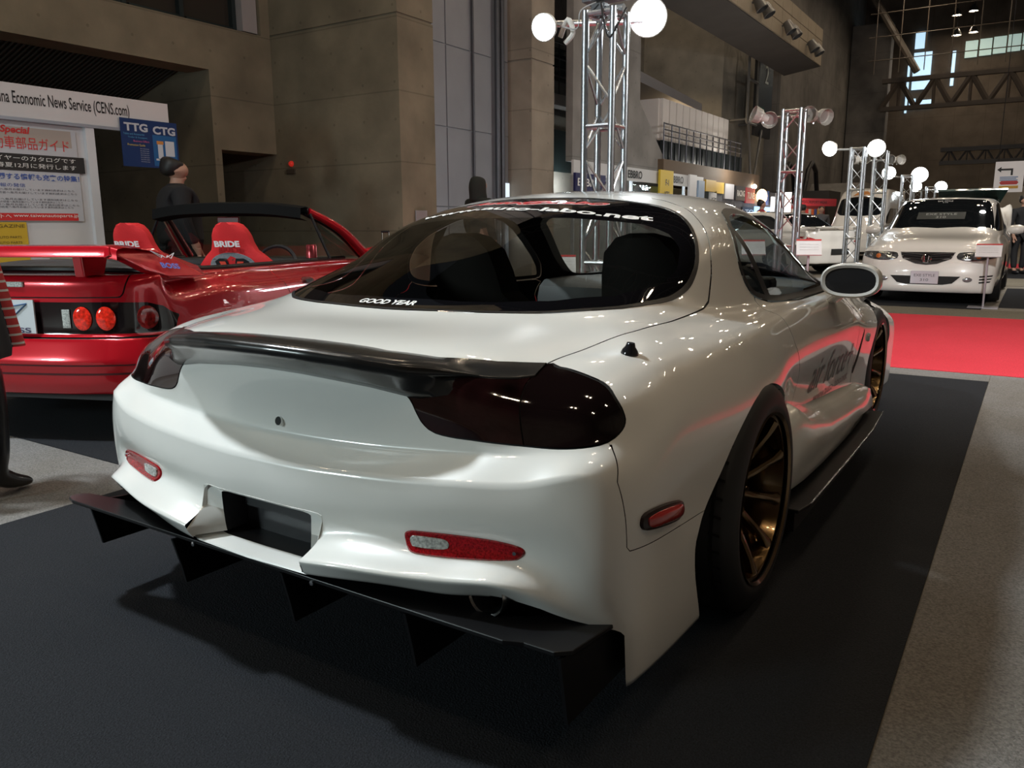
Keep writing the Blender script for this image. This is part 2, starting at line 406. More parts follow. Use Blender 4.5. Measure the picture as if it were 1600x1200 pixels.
# --- left wall with its deep opening, in the plane x = -9.15
m = MB()
m.box((-9.65, -8, 3.37), (-9.15, 6.0, 4.02)); m.box((-9.65, 6.0, 0), (-9.15, 6.13, 4.02)); m.box((-9.65, 6.13, 2.23), (-9.15, 7.2, 4.02))
m.box((-9.65, 7.02, 4.02), (-9.15, 7.2, 9)); m.box((-9.65, -8, 5.6), (-9.15, 7.02, 9))
tag(m.build('wall_left', M_con), kind='structure')
wbox('wall_left', (-13.3, 6.0, 0), (-9.65, 6.13, 3.9), M_con)
wbox('wall_left', (-13.5, -8, 0), (-13.3, 6.13, 3.9), M_con3)
wbox('wall_left', (-12.6, 6.13, 0), (-12.4, 8.2, 3.2), M_con)
wbox('wall_left', (-12.6, 6.13, 2.9), (-9.65, 7.2, 3.1), M_dark)
o = obj('wall_left', [(-9.6, -8, 3.5), (-9.6, 6.0, 3.5), (-13.3, 6.0, 2.45), (-13.3, -8, 2.45), (-9.6, -8, 3.56), (-9.6, 6.0, 3.56), (-13.3, 6.0, 2.51), (-13.3, -8, 2.51)],
    [(0, 1, 2, 3), (7, 6, 5, 4), (0, 4, 5, 1), (2, 6, 7, 3), (1, 5, 6, 2), (3, 7, 4, 0)], mat('louvre', (.055, .053, .05), .6, metal=.4)); tag(o, kind='structure')
m = MB()
for i in range(190): m.box((-13.2, -7.5+i*.071, 0), (-9.65, -7.482+i*.071, .012))
for v in m.v: v.z += 3.47+(v.x+9.6)*.2838-.0
o = m.build('trim_1', mat('louvre_bar', (.075, .074, .068), .6)); tag(o, kind='structure')
# windows above the beam
for i, (y0, y1) in enumerate([(1.0, 3.2), (3.2, 4.85), (4.93, 5.75), (5.83, 6.68)]):
    w = empty('window_%d' % (i+1)); tag(w, kind='structure')
    obj('pane', [(-9.42, y0, 4.04), (-9.42, y1, 4.04), (-9.42, y1, 5.6), (-9.42, y0, 5.6)], [(0, 1, 2, 3)], mat('dark_pane', (.035, .03, .026), .15), w)
    f = MB().box((-9.46, y0, 4.02), (-9.34, y1, 4.10)); f.box((-9.46, y1-.04, 4.02), (-9.33, y1+.03, 5.6)); f.build('frame', mat('window_frame_dark', (.035, .05, .055), .35, metal=.5), w)
wbox('wall_left', (-9.35, 6.72, 4.05), (-9.2, 7.0, 6.5), mat('pale_panel', (.33, .32, .33), .6))
# big square pier, metal cladding, second pier
m = MB().box((-11, 7.2, 0), (-6.5, 8.02, 4.03)); m.box((-11, 7.2, 4.06), (-6.5, 8.02, 10)); m.box((-10.98, 7.22, 4.0), (-6.52, 8.0, 4.1))
tag(m.build('wall_left', M_con), kind='structure')
m = MB(); m2 = MB()
for y0, y1 in [(8.02, 8.98), (9.0, 9.68), (9.72, 10.32), (10.62, 10.86)]:
    for z0, z1 in [(0, 1.38), (1.40, 2.68), (2.70, 3.98), (4.0, 5.3), (5.32, 9)]: m.box((-7.3, y0, z0), (-7.0, y1-.015, z1))
m.box((-7.4, 8.0, 0), (-7.02, 10.86, 9))
o = m.build('wall_left', M_steel_door); tag(o, kind='structure')
m2.tube((-6.96, 9.70, 0), (-6.96, 9.70, 9), .022); m2.tube((-6.93, 10.40, 0), (-6.93, 10.40, 9), .05); m2.tube((-6.93, 10.55, 0), (-6.93, 10.55, 9), .05)
tag(m2.build('trim_2', mat('dark_steel_pipe', (.10, .105, .12), .4, metal=.6), smooth=True), kind='structure')
for i, y in enumerate([8.2, 10.75]): lamp('POINT', 'door_light', (-6.7, y+.1, .9), 5, (.85, .93, 1.0), None, .1)
o = MB().box((-6.99, 10.62, 1.35), (-6.97, 10.84, 1.85)).build('night_light', emis('cool_lit_panel', (.75, .88, 1.0), .8)); tag(o, 'small lit pane in the grey metal doors left of the second pier', 'panel')
m = MB().box((-11, 10.87, 0), (-6.5, 11.68, 4.0)); m.box((-11, 10.87, 4.03), (-6.5, 11.68, 10)); m.box((-10.98, 10.89, 3.9), (-6.52, 11.66, 4.1))
tag(m.build('wall_left', concrete('pier_concrete', (.30, .26, .21), (0, 0, 1.05))), kind='structure')
# small red alarm lamp on the pier
o = MB().lathe([(0, -.02), (.045, -.02), (.045, 0), (.03, .025), (0, .03)], at(456, 256, y=7.2)+Vector((0, -.02, 0)), (Vector((0, -1, 0)), Vector((1, 0, 0)), Vector((0, 0, 1))), 20).build('alarm_lamp', mat('red_lamp', (.35, .01, .01), .3, emit=((1, .05, .03), .25)), smooth=True); tag(o, 'small round red alarm lamp on the concrete pier', 'lamp')
p = at(456, 268, y=7.2); o = MB().box((p.x-.09, 7.17, p.z-.035), (p.x+.09, 7.2, p.z+.035)).build('alarm_plate', mat('plate_dark', (.08, .065, .05), .6)); tag(o, 'dark plate below the red alarm lamp on the pier', 'plate')

# --- the long left side farther on
def poly_x(name, x0, x1, pts, m):   # outline drawn in (y, z), given depth x0..x1
    o = MB().prism([(x1, y, z) for y, z in pts], (x0-x1, 0, 0)).build(name, m); tag(o, kind='structure'); return o
poly_x('wall_left', -8.1, -7.5, [(11.7, 0), (20.35, 0), (20.3, 2.3), (17.8, 4.2), (17.7, 12), (13.9, 12), (11.7, 12)], M_con2)
wbox('wall_left', (-7.5, 11.7, 0), (-7.35, 14.6, 3.35), M_conp)
wbox('window_5', (-7.46, 13.0, 2.2), (-7.32, 14.6, 3.06), mat('dark_shopfront', (.02, .03, .03), .12))
wbox('window_6', (-7.52, 12.6, 4.1), (-7.44, 14.7, 4.75), mat('dark_shopfront', (.02, .03, .03), .12))
m = MB()
for z in (4.1, 4.45, 4.75): m.tube((-7.2, 12.2, z), (-7.2, 15.2, z), .018, n=6)
for i in range(11): m.tube((-7.2, 12.2+i*.3, 3.7), (-7.2, 12.2+i*.3, 4.75), .012, n=6)
o = m.build('balcony_railing', mat('dark_rail', (.06, .06, .07), .4, metal=.7)); tag(o, 'dark railing high on the concrete wall behind the tall truss', 'railing')
wbox('wall_left', (-7.6, 11.7, 3.5), (-7.1, 15.3, 3.72), M_con2)
wbox('wall_left', (-14, 17.7, 0), (-11.5, 26, 12), mat('blue_grey_wall', (.09, .10, .13), .7, noise=(.8, .1)))
poly_x('wall_left', -11.5, -8.3, [(17.7, 5.1), (24.6, 4.75), (24.6, 5.0), (17.7, 5.4)], mat('soffit_white', (.36, .34, .34), .7))
for i, (y, x) in enumerate([(19.0, -9.6), (20.2, -9.0), (21.4, -9.6), (22.4, -8.9), (19.4, -10.6), (21.2, -10.8), (23.4, -9.8)]):
    z = 5.1-(y-17.7)*.0507
    o = MB().lathe([(0, 0), (.12, 0), (.13, -.03), (.13, .02)], (x, y, z-.0), 'z', 16).build('downlight', emis('warm_downlight', (1.0, .72, .42), 3)); tag(o, 'small warm downlight in the white soffit above the balcony', 'lamp', 'downlights in the balcony soffit')
lamp('POINT', 'soffit_glow', (-8.9, 23.8, 4.3), 40, (1, .72, .42), None, .2)
wbox('wall_left', (-12, 25.7, 0), (-8.0, 30.9, 14), M_conp)
wbox('wall_left', (-12, 31.0, 0), (-7.5, 47, 14), M_con3)
wbox('wall_left', (-9.5, 30.9, 4.3), (-8.1, 33.5, 9), M_con3)
wbox('wall_left', (-11.5, 24.6, 2.2), (-10.9, 25.7, 9), M_conp)
poly_x('wall_left', -6.50, -6.35, [(11.9, 2.6), (15.6, 2.42), (15.6, 2.42), (16.72, 2.36), (14.65, 3.86), (14.6, 9.5), (11.9, 9.5)][1:] and [(12.15, 2.31), (17.25, 2.31), (15.29, 3.78), (15.17, 9.5), (12.15, 9.5)], M_con2)
# white panel row on the balcony
m = MB(); y = 16.95; n = 11; w = (21.98-16.95)/n
for i in range(n): m.box((-6.62, y+i*w+.03, 3.12), (-6.5, y+(i+1)*w-.03, 4.09))
m.box((-7.45, 16.93, 3.12), (-6.6, 17.0, 4.09)); m.box((-6.62, 17.0, 3.12), (-6.56, 21.98, 4.07))
o = m.build('panel_screen', mat('balcony_panel', (.62, .58, .56), .6)); tag(o, 'row of tall white panels standing on the balcony', 'screen')
wbox('wall_left', (-8.2, 16.4, 2.2), (-6.2, 24.3, 2.62), mat('brown_slab', (.12, .08, .05), .7))
m = MB()
for i in range(16): m.box((-6.52, 16.9+i*.40, 2.625), (-6.44, 17.2+i*.40, 3.1))
m.box((-6.9, 16.8, 2.625), (-6.56, 23.4, 3.1))
o = m.build('balcony_parapet', mat('dark_balcony_panel', (.025, .03, .032), .25)); tag(o, 'dark glazed balcony front below the white panels', 'balcony')
m = MB()
for z in (3.18, 3.32, 3.46): m.tube((-6.3, 16.6, z), (-6.3, 22.6, z), .02, n=6)
for i in range(13): m.tube((-6.3, 16.6+i*.5, 2.62), (-6.3, 16.6+i*.5, 3.48), .018, n=6)
o = m.build('balcony_railing', mat('dark_rail', (.06, .06, .07), .4, metal=.7)); tag(o, 'thin dark railing in front of the white balcony panels', 'railing')
o = MB().box((-6.35, 19.5, 1.98), (-6.3, 19.7, 2.2)).build('exit_sign', emis('green_white_sign', (.8, 1.0, .75), 2.2)); tag(o, 'small lit exit sign under the brown balcony slab', 'sign')
# the overhead bridge: panelled side and dark underside, with three pairs of flood lamps
m = MB(); ny = 13; y0 = 15.0; dy = (28.6-y0)/ny
for i in range(ny):
    for z0 in (6.50, 6.90, 7.30): m.box((-5.56, y0+i*dy+.012, z0+.012), (-5.5, y0+(i+1)*dy-.012, z0+.388))
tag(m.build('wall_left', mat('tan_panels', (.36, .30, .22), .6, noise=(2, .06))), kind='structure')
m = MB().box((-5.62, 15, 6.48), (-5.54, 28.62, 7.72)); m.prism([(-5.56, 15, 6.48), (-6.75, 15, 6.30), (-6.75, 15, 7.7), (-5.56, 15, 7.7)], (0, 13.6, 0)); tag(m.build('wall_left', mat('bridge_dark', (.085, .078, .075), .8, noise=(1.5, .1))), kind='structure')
for i, y in enumerate([20.4, 21.1, 23.4, 24.1, 26.4, 27.1]):
    t = empty('bridge_floodlight', (-5.42, y, 6.78), 0, 'dark cylindrical flood lamp fixed to the panelled bridge', 'lamp', 'six cylindrical lamps on the bridge side')
    MB().lathe([(0, -.17), (.12, -.17), (.17, .19), (.15, .2), (.1, -.1), (0, -.1)], (.12, 0, 0), (Vector((.5, -.2, -.85)).normalized(), Vector((.85, 0, .5)).normalized(), Vector((0, 1, 0))), 16).build('housing', mat('lamp_grey', (.13, .13, .13), .4, metal=.5), t, smooth=True)
    MB().tube((-.08, 0, .05), (.1, 0, .05), .03).build('bracket', mat('lamp_grey', (.13, .13, .13)), t)
# black number tower on its steel frame
t = empty('number_tower', (-7.3, 27.6, 0), 0, 'tall black sign tower with a white figure 2 on a steel frame', 'sign')
MB().box((-.12, -.3, 4.2), (.0, 1.6, 7.2)).build('board', mat('black_board', (.012, .013, .016), .4), t)
write('figure', '2', mat('sign_white', (.75, .8, .75), .5), (.01, .75, 6.35), (0, 1, 0), (0, 0, 1), height=.62, parent=t, lift=.01)
MB().box((0, .2, 4.75), (.03, .62, 5.2)).build('green_box', mat('dark_green', (.02, .08, .06), .5), t)
m = MB()
for yy in (-1.5, -.4): m.tube((.05, yy, 4.5), (.05, yy, 7.3), .05, n=6)
for zz in (4.5, 5.9, 7.3): m.tube((.05, -1.5, zz), (.05, -.4, zz), .05, n=6)
m.tube((.05, -1.3, 4.5), (.05, -.6, 2.1), .05, n=6); m.tube((.05, .3, 4.4), (.05, -.6, 2.1), .05, n=6)
for yy, zz in ((-1.5, 7.2), (-.4, 7.2), (-1.5, 4.6), (.0, 4.6)): m.tube((.05, yy, zz), (-.70, yy, zz), .04, n=6)
m.build('frame', mat('frame_grey', (.2, .2, .2), .4, metal=.6), t)

# --- far end of the hall: a dim clad wall, steel trusses, glazing
wbox('wall_back', (-14, 47, 0), (9, 47.4, 16), concrete('far_wall', (.11, .09, .072), (1.4, 0, 2.2)))
wbox('wall_back', (-7.45, 43.6, 0), (-5.6, 44.4, 10.9), M_con3)
def truss_wall(name, x0, x1, y, z0, z1, m, n, label, r=.11):
    t = MB()
    for yy in (y,):
        t.box((x0, yy-.14, z1-.2), (x1, yy+.14, z1)); t.box((x0, yy-.14, z0), (x1, yy+.14, z0+.2)); d = (x1-x0)/n
        for i in range(n):
            a = x0+i*d; t.tube((a, yy, z0+.1), (a+d/2, yy, z1-.1), r, n=6); t.tube((a+d/2, yy, z1-.1), (a+d, yy, z0+.1), r, n=6)
            t.tube((a+d/2, yy, z0+.1), (a+d/2, yy, z1-.1), r*.6, n=6)
    o = t.build(name, m); tag(o, label, 'truss'); return o
M_st = mat('brown_steel', (.06, .047, .038), .6)
truss_wall('roof_truss', -5.6, 6.5, 42, 6.45, 7.95, M_st, 8, 'upper brown steel truss crossing the far end of the hall', .13)
truss_wall('roof_truss', -3.1, 6.5, 45, 4.0, 4.85, mat('dark_steel', (.05, .05, .055), .6), 12, 'lower dark steel truss crossing the far end of the hall', .05)
m = MB()
for i in range(11): m.tube((-5.7+i*1.05, 40.0, 7.9), (-5.7+i*1.05, 40.0, 15), .024, n=5)
for i in range(7): m.tube((-6, 40.0, 8.5+i*1.02), (7, 40.0, 8.5+i*1.02), .024, n=5)
m.tube((-7, 41, 13), (-4.0, 41, 8.0), .16, n=8)
tag(m.build('trim_3', mat('mullion', (.12, .10, .08), .5)), kind='structure')
# lit windows behind the glazing
m = MB()
for z0, z1 in [(8.05, 9.9), (10.1, 10.9)]: m.box((-4.95, 46.9, z0+.0), (-4.1 if z0 < 9 else -4.5, 46.97, z1))
m.box((-5.2, 46.9, 6.9), (-5.1, 46.97, 9.3)); m.box((-5.0, 46.9, 7.1), (-4.7, 46.97, 7.6)); m.box((-4.6, 46.9, 7.1), (-3.9, 46.97, 7.5)); m.box((-3.15, 46.9, 8.1), (-3.0, 46.97, 9.8))
tag(m.build('window_7', emis('evening_window', (.55, .80, 1.0), .9)), kind='structure')
m = MB()
for i in range(9): m.box((-2.6+i*.62, 46.9, 9.4+i*.03), (-2.05+i*.62, 46.97, 10.2+i*.03))
tag(m.build('window_8', emis('pale_skylight', (.62, .85, .80), .35)), kind='structure')
# ceiling with roof steel, and the high lamps, small bright points
wbox('ceiling', (-14, -12, 16), (16, 60, 16.3), mat('ceiling_dark', (.022, .020, .02), .9))
m = MB()
for i in range(9):
    yy = 12+i*4.2; m.tube((-12, yy, 13.4), (12, yy, 13.4), .12, n=5); m.tube((-12, yy, 15.2), (12, yy, 15.2), .12, n=5)
    for j in range(12): m.tube((-12+2*j, yy, 13.4), (-11+2*j, yy, 15.2), .07, n=4); m.tube((-11+2*j, yy, 15.2), (-10+2*j, yy, 13.4), .07, n=4)
tag(m.build('trim_4', mat('roof_steel', (.10, .09, .085), .7)), kind='structure')
M_hb = emis('highbay_glow', (1.0, .80, .58), 125); M_hbs = mat('highbay_shade', (.2, .2, .2), .4, metal=.8)
hb = None
def highbay(x, y, z):
    global hb
    if hb is None:
        hb = empty('highbay_lamp', (x, y, z), 0, 'small bell shaped hall lamp hanging high under the roof', 'lamp', 'hall lamps hanging high under the roof')
        MB().lathe([(.04, .32), (.10, .28), (.22, 0), (.21, -.01), (.09, .25), (0, .26)], (0, 0, 0), 'z', 16).build('shade', M_hbs, hb, smooth=True)
        MB().lathe([(0, .02), (.15, .02), (.15, .05), (0, .05)], (0, 0, 0), 'z', 14).build('bulb', M_hb, hb)
        return
    c = copy_tree(hb); c.location = (x, y, z); MB().tube((0, 0, .30), (0, 0, 16-z), .02, n=5).build('hanging_rod', M_hbs, c)
for x, y, z in [(-2.9, 44.5, 11.0), (-2.2, 44.5, 11.1), (-2.75, 43.6, 9.9), (-2.05, 43.6, 9.95)]: highbay(x, y, z)
for ix in range(4):
    for iy in range(9):
        for dx in (0, .75):
            highbay(-10.4+ix*6.1+dx, -6+iy*5.6, 11.5)
MB().tube((0, 0, .30), (0, 0, 16-hb.location.z), .02, n=5).build('hanging_rod', M_hbs, hb)
# hanging direction board
t = empty('direction_board', (.42, 30, 2.6), 0, 'white hanging board with a black turn arrow at the far right', 'sign')
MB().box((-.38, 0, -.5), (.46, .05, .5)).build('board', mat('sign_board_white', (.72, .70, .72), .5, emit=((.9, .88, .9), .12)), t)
m = MB(); M_ink = mat('black_ink', (.01, .01, .012), .5)
m.prism([(-.02, -.01, .27), (-.2, -.01, .27), (-.2, -.01, .33), (-.32, -.01, .24), (-.2, -.01, .15), (-.2, -.01, .21), (.08-.0, -.01, .21), (.08, -.01, .05), (.14, -.01, .05), (.14, -.01, .27)], (0, .008, 0)); m.build('arrow', M_ink, t)
MB().prism([(-.22+.05, -.01, -.13), (.28, -.01, -.13), (.33, -.01, -.19), (.28, -.01, -.25), (-.17, -.01, -.25), (-.22, -.01, -.19)], (0, .008, 0)).build('red_bar', mat('sign_red', (.6, .05, .06), .5), t)
MB().prism([(-.22, -.01, -.29), (.33, -.01, -.29), (.33, -.01, -.38), (-.22, -.01, -.38)], (0, .008, 0)).build('yellow_bar', mat('sign_yellow', (.75, .42, .05), .5), t)
m = MB(); [m.box((-.22, -.01, -.02-.05*i), (.3-.05*(i % 2), -.002, .005-.05*i)) for i in range(3)]; m.build('blue_lines', mat('sign_blue', (.12, .25, .55), .5), t)
m = MB(); [m.tube((x, .02, .5), (x, .02, 9.5), .012, n=5) for x in (-.3, .4)]; m.build('hanging_wire', mat('dark_rail', (.06, .06, .07)), t)
wbox('wall_back', (-1.3, 46.2, 0), (9, 46.6, 2.9), mat('beige_hoarding', (.42, .38, .33), .6, noise=(1.2, .05)))
# slanted stair block and escalators beyond the bridge
poly_x('wall_left', -7.5, -5.2, [(33, 0), (40, 0), (40, 2.9), (37.2, 2.9)], M_con2)
for x in (-7.3, -6.4):
    o = MB().path([(x, 31.0, 2.1), (x, 31.6, 3.2), (x, 32.2, 3.5), (x, 32.9, 3.2), (x, 33.4, 2.2)], .09).build('escalator_rail', M_blk, smooth=True); tag(o, 'curved black escalator handrail at the foot of the far stairs', 'handrail', 'black escalator handrails by the far stairs')
wbox('wall_left', (-7.6, 30.9, 0), (-5.4, 33.0, 2.35), mat('dark_stair_base', (.035, .03, .028), .7))
# hall sides out of the picture, so that the paint has a room to mirror
wbox('wall_right', (14, -12, 0), (14.3, 60, 16), M_con3)
wbox('wall_front', (-14, -12.3, 0), (16, -12, 16), M_con3)

# ================================================================ car shells

def build_cage(R,S,F,T,crease_rows):
    """rear columns R, side columns S, front columns F (each bottom to top), top stations T -> verts, quads, creases of half a car"""
    cols=R+S+F
    verts=[];idx={}
    def add(k,p): idx[k]=len(verts); verts.append(list(p))
    for c,col in enumerate(cols):
        for r,p in enumerate(col): add(('c',c,r),p)
    for s,row in enumerate(T):
        for t,p in enumerate(row): add(('t',s+1,t),p)
    nS=len(S)  # side columns 7..7+nS-1
    def top(s,t):
        if s==0: return idx[('c',t,9)]            # t0..t6 = c0..c6
        if s<=nS-1:
            if t==6: return idx[('c',6+s,9)]
            return idx[('t',s,t)]
        # front edge: s=nS : corner column = c(6+nS), then towards centre
        return idx[('c',6+nS+(6-t),9)]
    faces=[]; crease={}
    nc=len(cols)
    for c in range(nc-1):
        for r in range(9):
            faces.append((idx[('c',c,r)],idx[('c',c+1,r)],idx[('c',c+1,r+1)],idx[('c',c,r+1)]))
    for s in range(nS):
        for t in range(6):
            faces.append((top(s,t),top(s,t+1),top(s+1,t+1),top(s+1,t)))
    def crs(a,b,v): crease[tuple(sorted((idx[a],idx[b])))]=v
    for r,v in crease_rows.items():
        for c in range(6): crs(('c',c,r),('c',c+1,r),v if c<5 or r==5 else v*.5)
    for c in range(6,nc-1): crs(('c',c,1),('c',c+1,1),.8)
    return verts,faces,crease

# the white coupe
# ---- white coupe body cage (car frame: x right, y forward from rear axle, z up)
def body_cage():
    xs=[0,.13,.27,.41,.55,.67,.765]
    # rear rows r0..r9 : per column (x,y,z)
    R=[
     [(0,-.90,.306),(0,-1.004,.306),(0,-1.022,.342),(0,-.972,.376),(0,-.968,.455),(0,-.962,.535),(0,-.888,.577),(0,-.896,.635),(0,-.915,.725),(0,-.868,.785)],
     [(.13,-.90,.306),(.13,-1.004,.306),(.13,-1.022,.342),(.13,-.972,.376),(.13,-.967,.455),(.13,-.960,.535),(.13,-.886,.578),(.13,-.893,.635),(.13,-.908,.723),(.13,-.862,.785)],
     [(.26,-.90,.312),(.265,-1.0,.318),(.27,-1.030,.362),(.27,-.960,.400),(.27,-.957,.46),(.27,-.950,.54),(.27,-.878,.581),(.27,-.882,.637),(.27,-.888,.717),(.27,-.842,.783)],
     [(.40,-.89,.31),(.41,-.965,.322),(.415,-1.006,.366),(.415,-.938,.405),(.41,-.942,.465),(.41,-.935,.546),(.41,-.866,.588),(.41,-.866,.636),(.41,-.862,.705),(.41,-.80,.778)],
     [(.53,-.87,.31),(.545,-.925,.32),(.555,-.964,.368),(.552,-.903,.410),(.55,-.915,.470),(.55,-.910,.554),(.55,-.852,.598),(.545,-.850,.632),(.54,-.832,.705),(.53,-.752,.769)],
     [(.65,-.80,.28),(.67,-.865,.30),(.68,-.918,.362),(.68,-.872,.408),(.68,-.882,.475),(.68,-.872,.565),(.67,-.83,.604),(.655,-.815,.632),(.64,-.782,.705),(.62,-.69,.765)],
     [(.74,-.74,.15),(.79,-.775,.15),(.795,-.810,.27),(.797,-.828,.37),(.80,-.828,.48),(.795,-.815,.580),(.782,-.778,.618),(.768,-.755,.655),(.750,-.72,.715),(.700,-.650,.762)],
    ]
    # side columns c7.. rows r0..r9
    def side(yb,ym,yt,zb,x):   # x list for r1..r9 ; y blends from bottom to top
        zz=[zb,zb,max(zb+.05,.24),.38,.46,.54,.605,.66,.718,.772]
        o=[]
        for r in range(10):
            xx=x[0]-.07 if r==0 else x[r-1]
            t=r/9.; y=yb+(yt-yb)*t if ym is None else (yb+(ym-yb)*min(1,t*2) if t<.5 else ym+(yt-ym)*(t-.5)*2)
            o.append((xx,y,zz[r]))
        return o
    S=[
     side(-.735,-.735,-.54,.135,[.852,.856,.852,.852,.853,.849,.838,.812,.752]),
     side(-.62,-.61,-.42,.14,[.866,.870,.866,.866,.870,.868,.858,.830,.775]),
     side(-.42,-.40,-.25,.14,[.872,.876,.874,.876,.882,.880,.868,.840,.788]),
     side(-.20,-.18,-.05,.14,[.876,.880,.880,.884,.890,.888,.873,.845,.793]),
     side(.0,.02,.10,.14,[.876,.880,.880,.884,.890,.886,.870,.842,.792]),
     side(.22,.22,.28,.14,[.860,.866,.866,.870,.876,.874,.862,.836,.790]),
     side(.42,.42,.50,.14,[.82,.825,.826,.832,.846,.852,.848,.828,.787]),
     side(.80,.80,.84,.14,[.80,.80,.800,.812,.830,.842,.842,.825,.785]),
     side(1.20,1.20,1.20,.14,[.80,.80,.800,.812,.828,.842,.842,.820,.778]),
     side(1.55,1.55,1.52,.14,[.80,.80,.800,.812,.826,.838,.836,.812,.770]),
     side(1.85,1.85,1.82,.14,[.79,.80,.81,.82,.826,.828,.815,.780,.735]),
     side(2.15,2.15,2.15,.14,[.80,.81,.815,.822,.828,.826,.808,.768,.715]),
     side(2.43,2.43,2.43,.14,[.80,.81,.815,.824,.828,.824,.802,.757,.70]),
     side(2.75,2.75,2.72,.14,[.79,.80,.805,.814,.814,.805,.780,.735,.68]),
     side(3.02,3.00,2.95,.14,[.79,.80,.805,.805,.80,.785,.760,.725,.675]),
     side(3.20,3.18,3.10,.12,[.68,.69,.70,.70,.69,.675,.655,.630,.60]),
    ]
    zt=[.772,.772,.772,.772,.772,.772,.772,.770,.764,.748,.722,.694,.668,.636,.60,.55]
    for c,zs in zip(S,zt):
        d=zs-.772
        for r in range(4,10): 
            x,y,z=c[r]; c[r]=(x,y,z+d*((r-3)/6.))
    # front columns, centre last
    F=[]
    for x in [.55,.44,.33,.22,.11,0]:
        y=3.36-.55*x*x
        F.append([(x,y-.1,.12),(x,y,.12),(x,y+.02,.17),(x,y+.02,.25),(x,y+.015,.32),(x,y,.38),(x,y-.02,.43),(x,y-.04,.48),(x,y-.06,.53),(x,y-.10,.57)])
    # top stations t0..t5 (t6 = side column top)
    T=[
     [(0,-.70,.812),(.13,-.70,.812),(.27,-.69,.81),(.41,-.655,.808),(.54,-.60,.798),(.65,-.57,.781)],
     [(0,-.52,.832),(.14,-.52,.832),(.28,-.505,.834),(.42,-.465,.832),(.55,-.42,.822),(.675,-.42,.803)],
     [(0,-.33,.916),(.15,-.325,.914),(.30,-.31,.902),(.46,-.27,.892),(.595,-.235,.858),(.69,-.22,.808)],
     [(0,-.09,1.018),(.16,-.085,1.014),(.32,-.065,.994),(.485,-.03,.965),(.62,-.02,.902),(.70,-.01,.812)],
     [(0,.14,1.100),(.16,.14,1.096),(.32,.15,1.078),(.495,.17,1.050),(.640,.14,.958),(.705,.13,.818)],
     [(0,.38,1.155),(.17,.38,1.151),(.33,.385,1.138),(.503,.38,1.102),(.645,.34,.992),(.710,.30,.820)],
     [(0,.60,1.178),(.17,.60,1.174),(.34,.60,1.160),(.505,.60,1.118),(.65,.56,.975),(.718,.52,.812)],
     [(0,.86,1.178),(.17,.86,1.173),(.34,.86,1.156),(.51,.86,1.110),(.655,.84,.955),(.722,.85,.803)],
     [(0,1.16,1.148),(.17,1.16,1.143),(.34,1.14,1.126),(.51,1.10,1.080),(.655,1.12,.935),(.725,1.20,.795)],
     [(0,1.48,1.075),(.17,1.47,1.068),(.34,1.44,1.045),(.515,1.37,.985),(.65,1.40,.866),(.72,1.50,.782)],
     [(0,1.85,.900),(.18,1.84,.894),(.35,1.80,.872),(.51,1.74,.832),(.635,1.74,.792),(.71,1.80,.768)],
     [(0,2.15,.815),(.17,2.15,.812),(.34,2.15,.800),(.49,2.15,.780),(.60,2.15,.765),(.68,2.15,.742)],
     [(0,2.43,.785),(.17,2.43,.782),(.33,2.43,.770),(.47,2.43,.750),(.58,2.43,.738),(.66,2.43,.716)],
     [(0,2.74,.738),(.16,2.74,.735),(.32,2.74,.725),(.45,2.73,.708),(.55,2.73,.695),(.63,2.72,.672)],
     [(0,3.02,.675),(.15,3.02,.673),(.29,3.01,.665),(.41,2.99,.652),(.51,2.98,.642),(.60,2.96,.632)],
    ]
    return build_cage(R,S,F,T,{5:1.0,2:.8,1:.5,6:.5})

M_pearl = mat('pearl_white_paint', (.78, .78, .745), .30, coat=1.0, spec=.5, inside=(.012, .012, .013), coat_rough=.02)
M_pearl2 = mat('pearl_white_parts', (.78, .78, .745), .30, coat=1.0, coat_rough=.02)
M_gap = mat('panel_gap', (.008, .008, .008), .8)
M_rub = mat('rubber_seal', (.005, .005, .006), .42, spec=.3)
M_satin = mat('satin_black_plastic', (.012, .012, .012), .26, coat=.3, coat_rough=.12)
M_lens = mat('smoked_lamp_glass', (.006, .003, .003), .06, coat=1.0, coat_rough=.0)
M_frit = mat('glass_black_border', (.004, .004, .005), .03, coat=1, coat_rough=0)
M_rglass = glass('smoked_rear_glass', (.62, .60, .56))
M_sglass = glass('side_glass', (.60, .63, .62))
M_wglass = glass('clear_windscreen', (.80, .84, .83))
M_redref = mat('red_reflector', (.30, .006, .010), .12, coat=1, noise=(260, .5, 2))
M_clearlens = mat('clear_lens', (.40, .42, .40), .15, coat=1, noise=(160, .4, 1))
M_chrome = mat('chrome', (.85, .86, .88), .06, metal=1)
M_tyre = mat('tyre_rubber', (.013, .013, .014), .55)
M_bronze = mat('bronze_rim', (.20, .125, .055), .22, metal=1, coat=.6)
M_trim = mat('dark_cabin_trim', (.016, .016, .017), .7)
M_carbon = mat('black_carbon_board', (.006, .006, .007), .38, spec=.3)

coupe = empty('sports_coupe', (0, 0, .007), 0, 'pearl white sports coupe in the foreground with black tail spoiler and bronze wheels', 'car')
cV, cN, cF = shell(*body_cage(), levels=3)
COUPE_BVH = BVHTree.FromPolygons([tuple(v) for v in cV], cF)
M0 = (cV, cN, cF)
def mirror2(h): return list(h)+[(-x, y) for x, y in reversed(h)]      # half outline (x>=0) -> closed outline
def sm(poly, n=4): return [tuple(p) for p in cr(poly, n, True)]
BIG = 9.0
def only(f, cond):   # field f where cond(V), far outside elsewhere
    def g(V): return np.where(cond(V), f(V), BIG)
    return g

